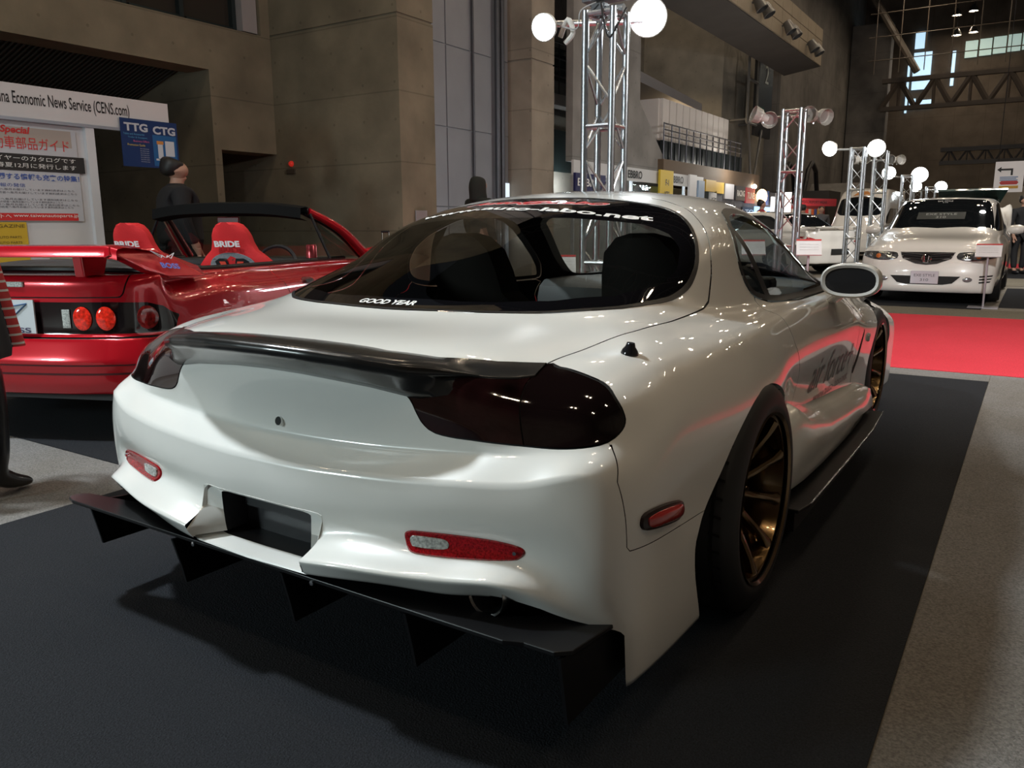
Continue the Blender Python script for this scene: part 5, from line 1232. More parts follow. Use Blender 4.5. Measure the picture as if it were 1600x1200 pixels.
p2, _ = screen_pt(0, 1.78, b); write('screen_word', 'EXE STYLE', M_wt, p2+nn*.006, (-1, 0, 0), upv, width=.20, height=.03, parent=ac)
write('screen_word', '310', M_wt, p2+nn*.006-upv*.05, (-1, 0, 0), upv, width=.07, height=.03, parent=ac)
# --- white saloon whose tail shows between the trusses
st = wst([(-.75, .88, .95, .74, .93, .66, .945, .5, .955, .96), (-.5, .88, .98, .76, .93, .68, .95, .55, .975, .985), (-.2, .88, .99, .76, .93, .69, 1.02, .58, 1.09, 1.12), (.15, .88, 1.0, .77, .93, .69, 1.10, .58, 1.26, 1.29), (.6, .88, 1.0, .77, .93, .70, 1.13, .58, 1.32, 1.36), (1.2, .87, 1.0, .77, .92, .70, 1.13, .58, 1.32, 1.37), (1.6, .86, 1.0, .76, .91, .68, 1.08, .56, 1.25, 1.30), (2.0, .84, .99, .75, .88, .67, .97, .55, 1.06, 1.10), (2.35, .81, .98, .72, .85, .62, .87, .5, .88, .90), (2.8, .76, .96, .66, .79, .56, .81, .42, .82, .83), (3.1, .70, .93, .6, .73, .5, .75, .4, .76, .765)])
rear = [(-.9, .24), (-1.05, .24), (-1.07, .30), (-1.07, .42), (-1.07, .55), (-1.04, .64), (-1.02, .72), (-1.01, .82), (-.99, .90), (-.95, .935)]
front = [(3.25, .18), (3.38, .18), (3.41, .24), (3.40, .34), (3.38, .42), (3.36, .50), (3.33, .56), (3.29, .60), (3.24, .64), (3.18, .68)]
sd, b = far_car('white_saloon', 'white saloon farther back, tail towards the aisle, seen between the trusses', (-3.03, 16.9, 0), R(62), .86, st, rear, front, (0, 2.6), M_wpaint,
    [(-.12, .98), (.1, 1.12), (.3, 1.24), (.6, 1.28), (1.2, 1.28), (1.5, 1.2), (1.95, .98), (1.8, .95), (0, .965)],
    backw=[(0, -.42), (.5, -.40), (.62, -.30), (.58, 0), (.52, .18), (0, .22)], frontw=[(0, 2.2), (.5, 2.12), (.62, 1.95), (.52, 1.6), (0, 1.55)])
for s in (1, -1): patch(b, [(.50, .70), (.80, .82), (.84, .80), (.83, .69), (.70, .66)], 'r', s, .006, .01, 0).build('tail_lamp', mat('tail_red', (.35, .01, .02), .15, coat=1), sd)
patch(b, [(-.28, .55), (.28, .55), (.28, .42), (-.28, .42)], 'r', 1, .008, 0, 0).build('plate_panel', mat('dark_plate', (.03, .03, .03), .3), sd)
MB().box((-.75, -1.02, 1.0), (.75, -.86, 1.02)).build('boot_wing', M_wpaint, sd, bevel=.006)
for s in (1, -1): MB().box((s*.6-.02, -.98, .93), (s*.6+.02, -.90, 1.0)).build('wing_foot', M_wpaint, sd)
# --- high-roof white van
st = wst([(-.7, 1.05, .98, .80, 1.12, .78, 1.6, .70, 2.05, 2.15), (0, 1.05, 1.0, .81, 1.12, .79, 1.6, .71, 2.08, 2.18), (.7, 1.05, 1.0, .81, 1.12, .79, 1.6, .71, 2.09, 2.20), (1.5, 1.05, 1.0, .81, 1.12, .79, 1.6, .70, 2.08, 2.20), (2.1, 1.03, 1.0, .80, 1.10, .77, 1.55, .68, 2.0, 2.12), (2.6, 1.0, 1.0, .79, 1.07, .74, 1.38, .66, 1.66, 1.76), (3.0, .98, .99, .77, 1.04, .70, 1.16, .60, 1.28, 1.33), (3.25, .90, .97, .72, .95, .62, .98, .5, 1.0, 1.01)])
rear = [(-.8, .3), (-.95, .3), (-.97, .4), (-.97, .55), (-.97, .7), (-.96, .85), (-.95, 1.0), (-.93, 1.3), (-.90, 1.7), (-.85, 2.05)]
front = [(3.4, .25), (3.5, .25), (3.52, .34), (3.52, .44), (3.51, .54), (3.50, .62), (3.48, .70), (3.46, .78), (3.43, .84), (3.38, .90)]
vn, b = far_car('white_van', 'tall white van with an orange roof emblem, behind the trusses', (-3.2, 27.6, 0), R(180), .85, st, rear, front, (0, 2.6), M_wpaint,
    [(-.5, 1.15), (-.5, 1.55), (2.2, 1.55), (2.7, 1.3), (2.9, 1.1), (2.8, 1.08)], frontw=[(0, 3.02), (.55, 2.97), (.66, 2.85), (.62, 2.45), (0, 2.42)], zbot=.3)
q = b.ray_cast(Vector((0, 8, 1.95)), Vector((0, -1, 0)))[0]
MB().prism([q+Vector((x, .05, z)) for x, z in [(-.3, -.02), (-.12, .12), (.12, .12), (.3, -.02), (.12, .02), (-.12, .02)]], (0, .01, 0)).build('roof_emblem', mat('orange_vinyl', (.65, .25, .05), .5), vn)
for s in (1, -1): patch(b, [(.52, .80), (.74, .82), (.76, .70), (.52, .68)], 'f', s, .008, .01, 0).build('headlamp', M_clearlens, vn)
# --- dark hatchback with raised tail door behind the wagon
dk = mat('dark_green_paint', (.012, .03, .026), .2, coat=1)
st = wst([(-.7, .9, .95, .76, .96, .70, 1.14, .60, 1.32, 1.36), (-.3, .9, .98, .77, .96, .71, 1.18, .61, 1.36, 1.41), (.3, .9, 1, .78, .96, .72, 1.2, .62, 1.39, 1.44), (.9, .9, 1.0, .78, .95, .72, 1.2, .62, 1.39, 1.44), (1.4, .88, 1.0, .78, .93, .71, 1.15, .60, 1.34, 1.39), (1.9, .85, 1.0, .77, .9, .68, 1.0, .58, 1.12, 1.18), (2.3, .82, .98, .72, .86, .62, .88, .5, .9, .92), (2.9, .75, .95, .65, .79, .55, .81, .42, .82, .83)])
rear = [(-.8, .25), (-.93, .25), (-.95, .3), (-.95, .4), (-.95, .52), (-.93, .64), (-.92, .74), (-.90, .86), (-.86, 1.0), (-.78, 1.3)]
front = [(3.2, .2), (3.3, .2), (3.32, .26), (3.32, .34), (3.31, .42), (3.29, .50), (3.26, .56), (3.22, .62), (3.16, .68), (3.08, .72)]
dh, b = far_car('dark_hatchback', 'dark green hatchback with its tail door raised, behind the white wagon', (.10, 18.4, .010), R(6), .86, st, rear, front, (0, 2.55), dk, [(-.5, .98), (-.4, 1.3), (1.2, 1.32), (1.8, 1.1), (1.9, .95)])
hd = empty('tail_door', parent=dh); hinge = Vector((0, -.72, 1.40)); u = Vector((0, -.88, .30)).normalized(); nn = Vector((0, .30, .88))
for nm, m_, a0, a1, hw, th in (('door_skin', dk, 0, .95, .62, .05), ('door_glass', M_sglass, .12, .60, .50, .07)):
    MB().prism([hinge+u*a0+Vector((-hw*.85, 0, 0)), hinge+u*a0+Vector((hw*.85, 0, 0)), hinge+u*a1+Vector((hw, 0, 0)), hinge+u*a1+Vector((-hw, 0, 0))], nn*(th if nm == 'door_skin' else .052)).build(nm, m_ if nm == 'door_skin' else MATS['dark_car_glass'], hd, bevel=.01)
for s in (1, -1): MB().tube((s*.5, -.75, 1.2), hinge+u*.45+Vector((s*.5, 0, 0)), .012).build('gas_strut', M_chrome, hd)
# --- black car nose at the far right
st2 = st
bk, b = far_car('black_car', 'black car at the far right edge of the hall', (3.35, 18.4, .010), R(176), .88, st, rear, front, (0, 2.55), mat('black_car_paint', (.008, .008, .01), .2, coat=1), [(-.5, .98), (-.4, 1.3), (1.2, 1.32), (1.8, 1.1), (1.9, .95)], frontw=[(0, 2.15), (.5, 2.1), (.62, 1.9), (.55, 1.5), (0, 1.45)])
for s in (1, -1): patch(b, [(.45, .62), (.75, .66), (.76, .56), (.45, .54)], 'f', s, .008, .01, 0).build('headlamp', M_clearlens, bk)
for ch in children(SIMPLE_WHEEL): bpy.data.objects.remove(ch)
bpy.data.objects.remove(SIMPLE_WHEEL)

# ================================================================ light trusses
def truss(loc, h, side=.22, label='', lamps=(), rot=0):
    """square lattice tower; lamps = (end x, end y, kind) along its top bar"""
    t = empty('light_truss', loc, rot, label, 'truss'); a = side/2; n = max(2, round(h/.62)); dz = h/n
    for x in (-a, a):
        for y in (-a, a): MB().tube((x, y, .01), (x, y, h), .0245, n=12).build('chord', M_alu, t, smooth=True)
    C_ = [(-a, -a), (a, -a), (a, a), (-a, a)]
    for k in range(4):
        (x0, y0), (x1, y1) = C_[k], C_[(k+1) % 4]; m = MB(); nd = 2*n
        for i in range(nd):
            p, q = ((x0, y0), (x1, y1)) if (i+k) % 2 else ((x1, y1), (x0, y0)); m.tube((*p, i*h/nd+.02), (*q, (i+1)*h/nd-.02), .009, n=6)
        m.build('lattice', M_alu, t)
    for z in (.03, .80, 1.72, h-.02):
        m = MB()
        for k in range(4): m.tube((*C_[k], z), (*C_[(k+1) % 4], z), .016, n=8)
        m.build('ring_frame', M_alu, t)
    MB().box((-a-.10, -a-.10, .0), (a+.10, a+.10, .012)).build('base_plate', mat('base_steel', (.25, .25, .26), .4, metal=.8), t)
    return t
M_flood_on = emis('floodlight_glow', (.90, .97, 1.0), 42)
M_flood_far = emis('floodlight_glow_far', (.90, .97, 1.0), 30)
M_hous = mat('floodlight_housing', (.72, .70, .66), .4)
def floodlight(loc, aim, r, lit, label, group=None, far=False):
    f = empty('floodlight', loc, 0, label, 'floodlight', group); d = (Vector(aim)).normalized(); u = d.orthogonal().normalized(); fr = (d, u, d.cross(u))
    MB().lathe([(0, -r*1.3), (r*.45, -r*1.25), (r*.62, -r*.7), (r*.8, -r*.2), (r*1.04, .0), (r*1.06, .03), (r, .03), (r*.97, .005)], (0, 0, 0), fr, 24).build('housing', M_hous, f, smooth=True)
    MB().lathe([(0, .012), (r*.97, .012)], (0, 0, 0), fr, 28).build('lamp_glass', (M_flood_far if far else M_flood_on) if lit else mat('floodlight_glass_off', (.30, .29, .27), .2, coat=1), f)
    MB().tube(d*(-r*.5)+Vector((0, 0, 0)), d*(-r*.5)+Vector((0, 0, -r*1.1)), .012, n=8).build('yoke', M_alu, f)
    if not lit:
        m = MB()
        for s in (1, -1): m.lathe([(r*1.04, 0), (r*1.25, .10), (r*1.22, .10), (r*1.0, 0)], (0, 0, 0), fr, 12)
        m.build('barn_door', M_hous, f)
    return f
def top_bar(loc, p, q, name='lamp_bar', label='aluminium bar carrying the floodlights on the truss top'):
    o = MB().tube(p, q, .022, n=10).build('lamp_bar', M_alu, smooth=True); return tag(o, label, 'bar')
T1 = at(942, 345, d=5.62); t1 = truss((T1.x, T1.y, .004), 2.46, .205, 'tall aluminium light truss right behind the white coupe, two blazing floodlights on it')
A1, B1 = at(852, 42, d=5.45), at(1012, 26, d=5.75)
m = MB(); m.tube(A1+Vector((0, .06, .03)), B1+Vector((0, .06, -.02)), .022, n=10); m.tube((T1.x-.13, T1.y, 2.47), (T1.x+.13, T1.y, 2.47), .03, n=8); m.build('lamp_bar', M_alu, smooth=True).parent = None
o = bpy.data.objects['lamp_bar']; tag(o, 'aluminium bar on the tall near truss carrying the two brightest floodlights', 'bar')
m = MB(); m.box((T1.x-.16, T1.y-.05, 2.535), (T1.x+.14, T1.y+.08, 2.61)); m.box((T1.x-.10, T1.y-.03, 2.44), (T1.x+.0, T1.y+.05, 2.52)); tag(m.build('ballast_box', M_blk), 'black ballast box on top of the tall near truss', 'box')
m = MB(); m.path(cr([(T1.x+.02, T1.y-.12, 2.5), (T1.x+.05, T1.y-.14, 2.38), (T1.x+.09, T1.y-.13, 2.27), (T1.x+.14, T1.y-.10, 2.36), (T1.x+.16, T1.y-.03, 2.46)], 5), .007, n=6); tag(m.build('power_cable', M_blk, smooth=True), 'black cable looping at the top of the tall near truss', 'cable')
m = MB(); m.path(cr([A1+Vector((.05, .05, .02)), (T1.x-.17, T1.y-.1, 2.36), (T1.x-.14, T1.y-.1, 2.47), (T1.x-.05, T1.y-.05, 2.52)], 5), .005, n=6); tag(m.build('power_cable', mat('grey_cable', (.4, .4, .4), .5), smooth=True), 'pale cable from the left blazing floodlight to the ballast box', 'cable')
floodlight(A1, (.10, -1, -.30), .085, True, 'blazing white floodlight on the left end of the near truss bar')
floodlight(B1, (.55, -1, -.42), .130, True, 'largest blazing white floodlight, right end of the near truss bar')
m = MB(); m.path(cr([A1+Vector((.05, .12, -.05)), A1+Vector((.12, .10, .05)), A1+Vector((.16, .10, -.04)), A1+Vector((.10, .10, -.10))], 5), .018, n=8); tag(m.build('lamp_clamp', M_hous, smooth=True), 'pale clamp between the left blazing floodlight and its bar', 'clamp')
T2 = at(1231, 345, d=10.3); truss((T2.x, T2.y, .0), 2.48, .22, 'aluminium light truss with four unlit white floodlights on top')
m = MB(); m.tube(at(1184, 184, d=10.33), at(1289, 181, d=10.33), .02, n=8); tag(m.build('lamp_bar', M_alu), 'aluminium bar holding the four unlit white floodlights', 'bar')
for (px, py, ax, lb) in [(1188, 182, (-.8, -.6, .35), 'unlit white floodlight, outermost left on the second truss'), (1203, 185, (.2, -.9, -.3), 'unlit white floodlight, inner left on the second truss'), (1269, 181, (-.2, -.8, .1), 'unlit white floodlight, inner right on the second truss'), (1284, 181, (.8, -.6, -.3), 'unlit white floodlight, outermost right on the second truss')]:
    floodlight(at(px, py, d=10.3), ax, .085, False, lb)
T3 = at(1333, 345, d=15.5); truss((T3.x, T3.y, 0), 2.50, .23, 'aluminium light truss with two lit floodlights left of the white wagon')
m = MB(); m.tube(at(1297, 234, d=15.5), at(1369, 233, d=15.5), .02, n=8); tag(m.build('lamp_bar', M_alu), 'bar with two lit floodlights on the third truss', 'bar')
floodlight(at(1297, 232, d=15.3), (-.25, -1, -.35), .14, True, 'lit floodlight on the left of the third truss', far=True)
floodlight(at(1369, 231, d=15.3), (.35, -1, -.35), .16, True, 'lit floodlight on the right of the third truss', far=True)
T4 = at(1369, 345, d=17.2); truss((T4.x, T4.y, 0), 2.58, .24, 'aluminium light truss with small unlit floodlights, just left of the wagon mirror')
m = MB(); m.tube(at(1340, 252, d=17.1), at(1402, 250, d=17.1), .02, n=8); tag(m.build('lamp_bar', M_alu), 'bar of unlit floodlights on the fourth truss', 'bar')
for px, ax, lb in ((1339, (-.7, -.7, 0), 'leftmost small unlit floodlight on the fourth truss'), (1351, (.3, -1, .1), 'second small unlit floodlight on the fourth truss'), (1394, (-.3, -1, .1), 'third small unlit floodlight on the fourth truss'), (1404, (.7, -.7, 0), 'rightmost small unlit floodlight on the fourth truss')):
    floodlight(at(px, 250, d=17.0), ax, .085, False, lb)
T5 = at(1412, 345, d=24); truss((T5.x, T5.y, 0), 2.5, .27, 'distant light truss above the roof of the white wagon')
for px, py, r_, dd, lb in ((1389, 270, .19, 24, 'distant lit floodlight left of the fifth truss'), (1437, 273, .23, 24, 'distant lit floodlight, brightest above the white wagon'), (1431, 291, .19, 28, 'farthest left lit floodlight above the white wagon'), (1470, 292, .20, 28, 'farthest right lit floodlight by the raised tail door')):
    floodlight(at(px, py, d=dd), (.1, -1, -.3), r_, True, lb, far=True)
m = MB(); m.tube(at(1389, 276, d=24), at(1437, 278, d=24), .025, n=8); tag(m.build('lamp_bar', M_alu), 'bar with two lit floodlights on the fifth truss', 'bar')
m = MB(); m.tube(at(1431, 297, d=28), at(1470, 297, d=28), .025, n=8); tag(m.build('lamp_bar', M_alu), 'bar with two lit floodlights on the farthest truss', 'bar')
T6 = at(1450, 345, d=28); truss((T6.x, T6.y, 0), 2.35, .27, 'farthest light truss above the white wagon')
T7 = at(1430, 345, d=32); truss((T7.x, T7.y, 0), 2.35, .27, 'slim distant truss between the two farthest lit ones')

# ================================================================ news service booth at the left
M_pan = mat('booth_panel_white', (.62, .61, .62), .5, noise=(2, .03)); X0 = -6.7
bo = empty('exhibition_booth', (X0, 0, .005), 0, 'white exhibition booth of a news service with lettered fascia behind the red convertible', 'booth')
MB().box((-.05, -3.5, 2.08), (0, 3.55, 2.385)).build('fascia', M_pan, bo)
MB().box((-.04, -3.5, 2.05), (.02, 3.55, 2.08)).build('fascia_rail', mat('rail_pale', (.45, .50, .58), .35, metal=.6), bo)
MB().box((-.10, -3.5, 0), (-.04, 2.60, 2.06)).build('wall_panel', M_pan, bo)
MB().box((-.05, 2.59, 0), (.01, 2.68, 2.06)).build('post', mat('post_white', (.66, .67, .70), .4), bo)
MB().box((-2.6, 3.40, 0), (-2.55, 3.45, 2.1)).build('post', MATS['post_white'], bo)
write('fascia_words', 'China Economic News Service (CENS.com)', M_ink, (.0, 2.405, 2.245), (0, 1, 0), (0, 0, 1), width=1.37, height=.150, parent=bo, bold=.012)
bn = MB().box((X0-.035, -1.2, 1.13), (X0-.02, 2.50, 2.0)).build('vinyl_banner', mat('banner_cloth', (.55, .56, .60), .35, coat=.3, bump=(2.2, .5))); tag(bn, 'white vinyl banner with red and blue Japanese writing hanging on the booth wall', 'banner')
def on_booth(name, body, m, y, z, w, h, par=bn, **k): return write(name, body, m, (X0-.018, y, z), (0, 1, 0), (0, 0, 1), width=w, height=h, parent=par, lift=.002, **k)
M_br = mat('banner_red', (.62, .03, .03), .5); M_bb = mat('banner_blue', (.06, .12, .40), .5)
MB().box((X0-.02, -1.2, 1.84), (X0-.0185, 2.45, 2.0)).build('tan_band', mat('banner_tan', (.42, .36, .32), .5), bn)
on_booth('banner_word', 'Special', M_br, 1.925, 1.965, .27, .085, shear=.2, bold=.03)
on_booth('banner_title', '自動車部品ガイド', M_br, 2.02, 1.855, .80, .115)
MB().box((X0-.0185, -1.2, 1.60), (X0-.0165, 2.56, 1.755)).build('black_band', mat('banner_black', (.02, .02, .02), .5), bn)
write('band_line', 'のバイクの部品サプライヤーのカタログです', M_wt, (X0-.0160, 1.72, 1.715), (0, 1, 0), (0, 0, 1), width=1.5, height=.045, parent=bn)
write('band_line', 'な会社の資料を掲載し春夏12月に発行します', M_wt, (X0-.0160, 1.72, 1.650), (0, 1, 0), (0, 0, 1), width=1.5, height=.045, parent=bn)
on_booth('blue_line', 'やセグデーターシパーツに関する情報も充実の特集！', M_bb, 1.70, 1.545, 1.58, .06, bold=.02)
on_booth('blue_line', '製品情報の発信', M_bb, 1.76, 1.465, .40, .035)
for i, (z, w) in enumerate([(1.425, 1.25), (1.395, 1.2), (1.335, 1.30), (1.31, .9), (1.285, 1.32), (1.262, 1.1)]):
    on_booth('small_print', '自動車部品の情報を国内外の読者へ毎月お届けしています資料請求はこちら', mat('banner_grey_ink', (.10, .10, .12), .5), 1.80+(.05 if i % 2 else 0), z, w, .020)
MB().box((X0-.0185, -1.2, 1.135), (X0-.0165, 2.44, 1.205)).build('red_band', M_br, bn)
write('web_line', 'ウェブサイトへ', M_wt, (X0-.0160, 1.60, 1.178), (0, 1, 0), (0, 0, 1), width=.40, height=.042, parent=bn)
write('web_line', 'www.taiwanautoparts.jp', M_wt, (X0-.0160, 2.13, 1.178), (0, 1, 0), (0, 0, 1), width=.62, height=.036, parent=bn)
yp = MB().box((X0-.038, .9, .62), (X0-.02, 1.93, 1.12)).build('yellow_poster', mat('poster_yellow', (.62, .40, .03), .5)); tag(yp, 'yellow poster on the booth wall below the banner', 'poster')
write('poster_word', 'MAGAZINE', mat('poster_ink', (.12, .08, .02), .5), (X0-.018, 1.74, 1.085), (0, 1, 0), (0, 0, 1), width=.34, height=.03, parent=yp)
for z in (.98, .93, .88): write('poster_line', 'AUTO PARTS', mat('poster_ink', (.12, .08, .02), .5), (X0-.018, 1.76, z), (0, 1, 0), (0, 0, 1), width=.22, height=.022, parent=yp)
tb = MB().box((-6.64, 2.0, .78), (-6.1, 2.85, .82)); tb.box((-6.60, 2.05, .005), (-6.15, 2.80, .78)); tag(tb.build('counter', mat('counter_pale', (.45, .42, .30), .5)), 'low pale counter with yellow edge behind the red convertible', 'counter')
po = MB().box((X0+.025, 2.955, 1.700), (X0+.030, 3.62, 2.19)).build('magazine_poster', mat('poster_navy', (.010, .035, .13), .35)); tag(po, 'dark blue twin poster reading TTG and CTG hanging from the booth fascia', 'poster')
M_ps = mat('poster_silver', (.50, .54, .60), .5)
def onp(name, body, m, y, z, w, h, **k): return write(name, body, m, (X0+.031, y, z), (0, 1, 0), (0, 0, 1), width=w, height=h, parent=po, lift=.0015, **k)
onp('poster_title', 'TTG', M_ps, 3.13, 2.105, .27, .085, bold=.04); onp('poster_title', 'CTG', M_ps, 3.46, 2.095, .27, .085, bold=.04)
onp('poster_line', 'Tables and Accessories', mat('poster_sky', (.10, .35, .60), .5), 3.10, 2.035, .24, .02); onp('poster_line', 'Trader & Gossipers', mat('poster_sky', (.1, .35, .6)), 3.14, 2.0, .22, .02)
onp('poster_line', 'Business Offers', mat('poster_pink', (.55, .12, .25), .5), 3.18, 1.965, .18, .02); onp('poster_line', 'Promotion Guide', mat('poster_gold', (.65, .5, .08), .5), 3.12, 1.925, .2, .022)
for k in range(7): onp('poster_line', 'list of the issue', M_ps, 3.21, 1.89-.022*k, .10, .010)
MB().box((X0+.0302, 3.315, 1.72), (X0+.0312, 3.60, 2.045)).build('picture_field', mat('poster_azure', (.015, .11, .30), .4), po)
MB().box((X0+.0313, 3.46, 1.83), (X0+.0325, 3.57, 1.99)).build('picture_box', mat('poster_pale', (.55, .6, .66), .4), po)
MB().box((X0+.0313, 3.37, 1.79), (X0+.0325, 3.43, 1.95)).build('picture_tower', mat('poster_pale', (.55, .6, .66), .4), po)
MB().box((X0+.0313, 3.36, 1.95), (X0+.0325, 3.44, 1.985)).build('picture_top', mat('poster_orange', (.6, .25, .06), .4), po)
MB().box((X0+.0313, 3.34, 1.78), (X0+.0325, 3.52, 1.80)).build('picture_base', mat('poster_pale', (.55, .6, .66), .4), po)
# pale notice at the foot of the pier, and a trolley handle by the convertible
p = at(656, 331, x=-6.5); o = MB().box((-6.49, p.y-.12, p.z-.16), (-6.47, p.y+.14, p.z+.02)).build('notice', mat('notice_pale', (.40, .42, .46), .5)); tag(o, 'small pale notice at the foot of the big concrete pier', 'notice')
p = at(602, 362, d=9.0); m = MB(); m.tube(p+Vector((-.05, 0, 0)), p+Vector((.06, 0, 0)), .012); t = empty('suitcase', (p.x, p.y, 0), 0, 'suitcase whose raised pull handle shows beyond the red convertible', 'suitcase')
MB().box((-.2, -.12, .04), (.2, .12, .62)).build('case', mat('case_dark', (.03, .03, .035), .5), t, bevel=.03); MB().tube((-.055, 0, p.z), (.055, 0, p.z), .013).build('grip', M_blk, t)
m = MB(); [m.tube((s*.05, 0, .6), (s*.05, 0, p.z), .006, n=6) for s in (1, -1)]; m.build('pull_rod', M_chrome, t)

# ================================================================ row of small booths along the left side
XR = -6.1
def stall(name, y0, y1, z0, z1, m, label, cat='sign', words=None, wm=None, wh=None, wz=None, wy=None, depth=.05, x=XR, ww=None):
    o = MB().box((x-depth, y0, z0), (x, y1, z1)).build(name, m); tag(o, label, cat)
    if words: write('sign_word', words, wm, (x, wy or (y0+y1)/2, wz or (z0+z1)/2), (0, 1, 0), (0, 0, 1), width=ww or (y1-y0)*.8, height=wh or (z1-z0)*.4, parent=o, lift=.012, bold=.02)
    return o
M_stand = mat('stall_white', (.62, .63, .64), .5); M_navy = mat('stall_navy', (.012, .012, .09), .45); M_yel = mat('stall_yellow', (.70, .50, .03), .5)
rb_ = empty('model_car_booth', (XR, 0, 0), 0, 'long white booth with EBBRO lettered fascias between the pier and the yellow banner', 'booth')
MB().box((-.05, 11.75, 2.02), (0, 18.9, 2.30)).build('fascia', M_stand, rb_); MB().box((-2.2, 11.75, 0), (-2.1, 17.6, 2.0)).build('back_wall', mat('stall_inner', (.60, .64, .66), .5), rb_)
for y in (11.75, 14.4, 17.55): MB().box((-.06, y, 0), (.0, y+.05, 2.02)).build('post', M_alu, rb_)
MB().box((-.03, 14.5, .95), (-.02, 17.5, 1.95)).build('glass_front', glass('stall_glass', (.85, .92, .92)), rb_)
write('fascia_word', 'EBBRO', M_ink, (.0, 14.55, 2.16), (0, 1, 0), (0, 0, 1), width=.75, height=.17, parent=rb_, lift=.012, bold=.02)
write('fascia_word', 'EBBRO', M_ink, (.0, 17.05, 2.16), (0, 1, 0), (0, 0, 1), width=.78, height=.17, parent=rb_, lift=.012, bold=.02)
lamp('POINT', 'stall_light', (-7.0, 13.2, 1.9), 18, (.9, .97, 1), None, .1); lamp('POINT', 'stall_light', (-7.0, 16.4, 1.9), 18, (.9, .97, 1), None, .1); lamp('POINT', 'stall_light', (-5.6, 21, 2.6), 50, (1, .95, .85), None, .2)
stall('navy_banner', 11.74, 13.02, 1.72, 2.06, M_navy, 'navy banner reading EBBRO beside the tall truss', 'banner', 'EBBRO', M_wt, .15, x=XR+.05, ww=.95, wy=12.28)
stall('yellow_banner', 15.75, 16.55, 1.55, 2.33, M_yel, 'yellow upright banner between two EBBRO fascias', 'banner', 'F-1', M_ink, .14, 2.05, x=XR+.10, ww=.2)
write('banner_word', 'NITRO', M_ink, (XR+.10, 16.15, 1.80), (0, 1, 0), (0, 0, 1), width=.3, height=.1, lift=.015, bold=.02, parent=[o for o in bpy.data.objects if o.name == 'yellow_banner'][0])
o = MB().box((XR-.30, 19.9, 0), (XR-.055, 26.9, 2.02)).build('stall_backing', mat('stall_backing', (.10, .10, .11), .6, noise=(3, .5, 6))); tag(o, 'long dim partition behind the row of small signs', 'partition')
cols = [('silver_banner', 17.75, 18.25, 1.45, 2.32, (.66, .66, .68), 'silver hanging banner right of the last EBBRO fascia', None), ('pale_blue_sign', 18.4, 18.85, 1.75, 2.2, (.30, .40, .55), 'pale blue panel in the row of small signs', None),
    ('yellow_sign', 18.95, 19.75, 1.95, 2.25, (.65, .42, .05), 'amber sign left of the dark shop signs', None), ('yellow_sign', 19.8, 20.6, 1.93, 2.23, (.68, .45, .06), 'second amber sign in the row of small signs', None),
    ('white_banner', 19.5, 20.0, 1.45, 1.98, (.60, .60, .60), 'white banner with upright katakana writing', 'クラワ'), ('black_sign', 20.2, 21.6, 1.45, 1.72, (.02, .02, .025), 'black low sign in the row of stalls', 'TRUST'), ('grey_sign', 20.7, 21.5, 1.8, 2.22, (.42, .42, .45), 'grey sign with dark ring next to the black ones', None),
    ('black_sign', 21.7, 22.6, 1.78, 2.2, (.02, .02, .022), 'black sign left of the red one', 'RACING'), ('red_sign', 22.7, 23.6, 1.72, 2.18, (.60, .05, .08), 'bright red sign in the row of stalls', 'TUNE'), ('blue_sign', 24.4, 25.2, 1.7, 2.15, (.03, .10, .32), 'blue sign right of the glowing lantern', None),
    ('black_sign', 25.3, 25.9, 1.72, 2.12, (.02, .02, .02), 'black sign near the end of the stall row', 'SPORT'), ('white_sign', 26.0, 26.8, 1.72, 2.12, (.58, .58, .60), 'white sign at the end of the stall row', None), ('black_sign', 22.4, 24.6, 1.35, 1.60, (.015, .015, .018), 'long black sign below the red one', 'TOYO')]
for nm, y0, y1, z0, z1, c, lb, wd in cols:
    stall(nm, y0, y1, z0, z1, mat('sign_%d%d%d' % tuple(int(v*100) for v in c), c, .5), lb, 'sign', wd, M_wt if sum(c) < 1.2 else M_ink, (z1-z0)*.42, x=XR+(.06 if y0 < 19 else 0))
o = MB().ball((XR+.10, 24.0, 1.95), .17, 10, (1, 1, 1.35)).build('paper_lantern', emis('lantern_glow', (1, .62, .28), 5), smooth=True); tag(o, 'glowing warm lantern between the red and blue signs', 'lantern')
o = MB().ball((XR-.03, 23.6, 2.24), .07, 10).build('lamp_globe', emis('bulb_glow', (1, .9, .75), 25), smooth=True); tag(o, 'small bright bulb above the red sign', 'lamp')
stall('bright_screen', 22.9, 24.5, 1.22, 1.62, emis('screen_glow', (.35, .62, 1.0), 1.3), 'bluish glowing screen wall at the end of the stall row', 'screen', x=-5.85)
stall('bright_screen', 24.7, 25.0, 1.22, 1.95, emis('screen_glow_white', (.75, .85, 1.0), 2.4), 'narrow white glowing strip beside the bluish screen', 'screen', x=-5.85)
m = MB(); m.box((-6.05, 19.9, 0), (-5.6, 25.6, 1.22)); tag(m.build('stall_counters', mat('stall_counter', (.16, .17, .20), .6, noise=(5, .6, 8))), 'long dim counter under the row of small signs', 'counter')
for i in range(8):
    y = 19.95+i*.345; c = random.choice([(.5, .06, .08), (.06, .12, .4), (.6, .6, .62), (.05, .05, .06), (.6, .45, .06), (.1, .3, .25)])
    o = MB().box((-5.95, y, 1.22), (-5.7, y+random.uniform(.14, .28), 1.22+random.uniform(.10, .24))).build('goods_box', mat('goods_%d' % int(c[0]*100+c[2]*10), c, .5)); tag(o, 'small goods box standing on the long stall counter', 'box', 'goods on the long stall counter')
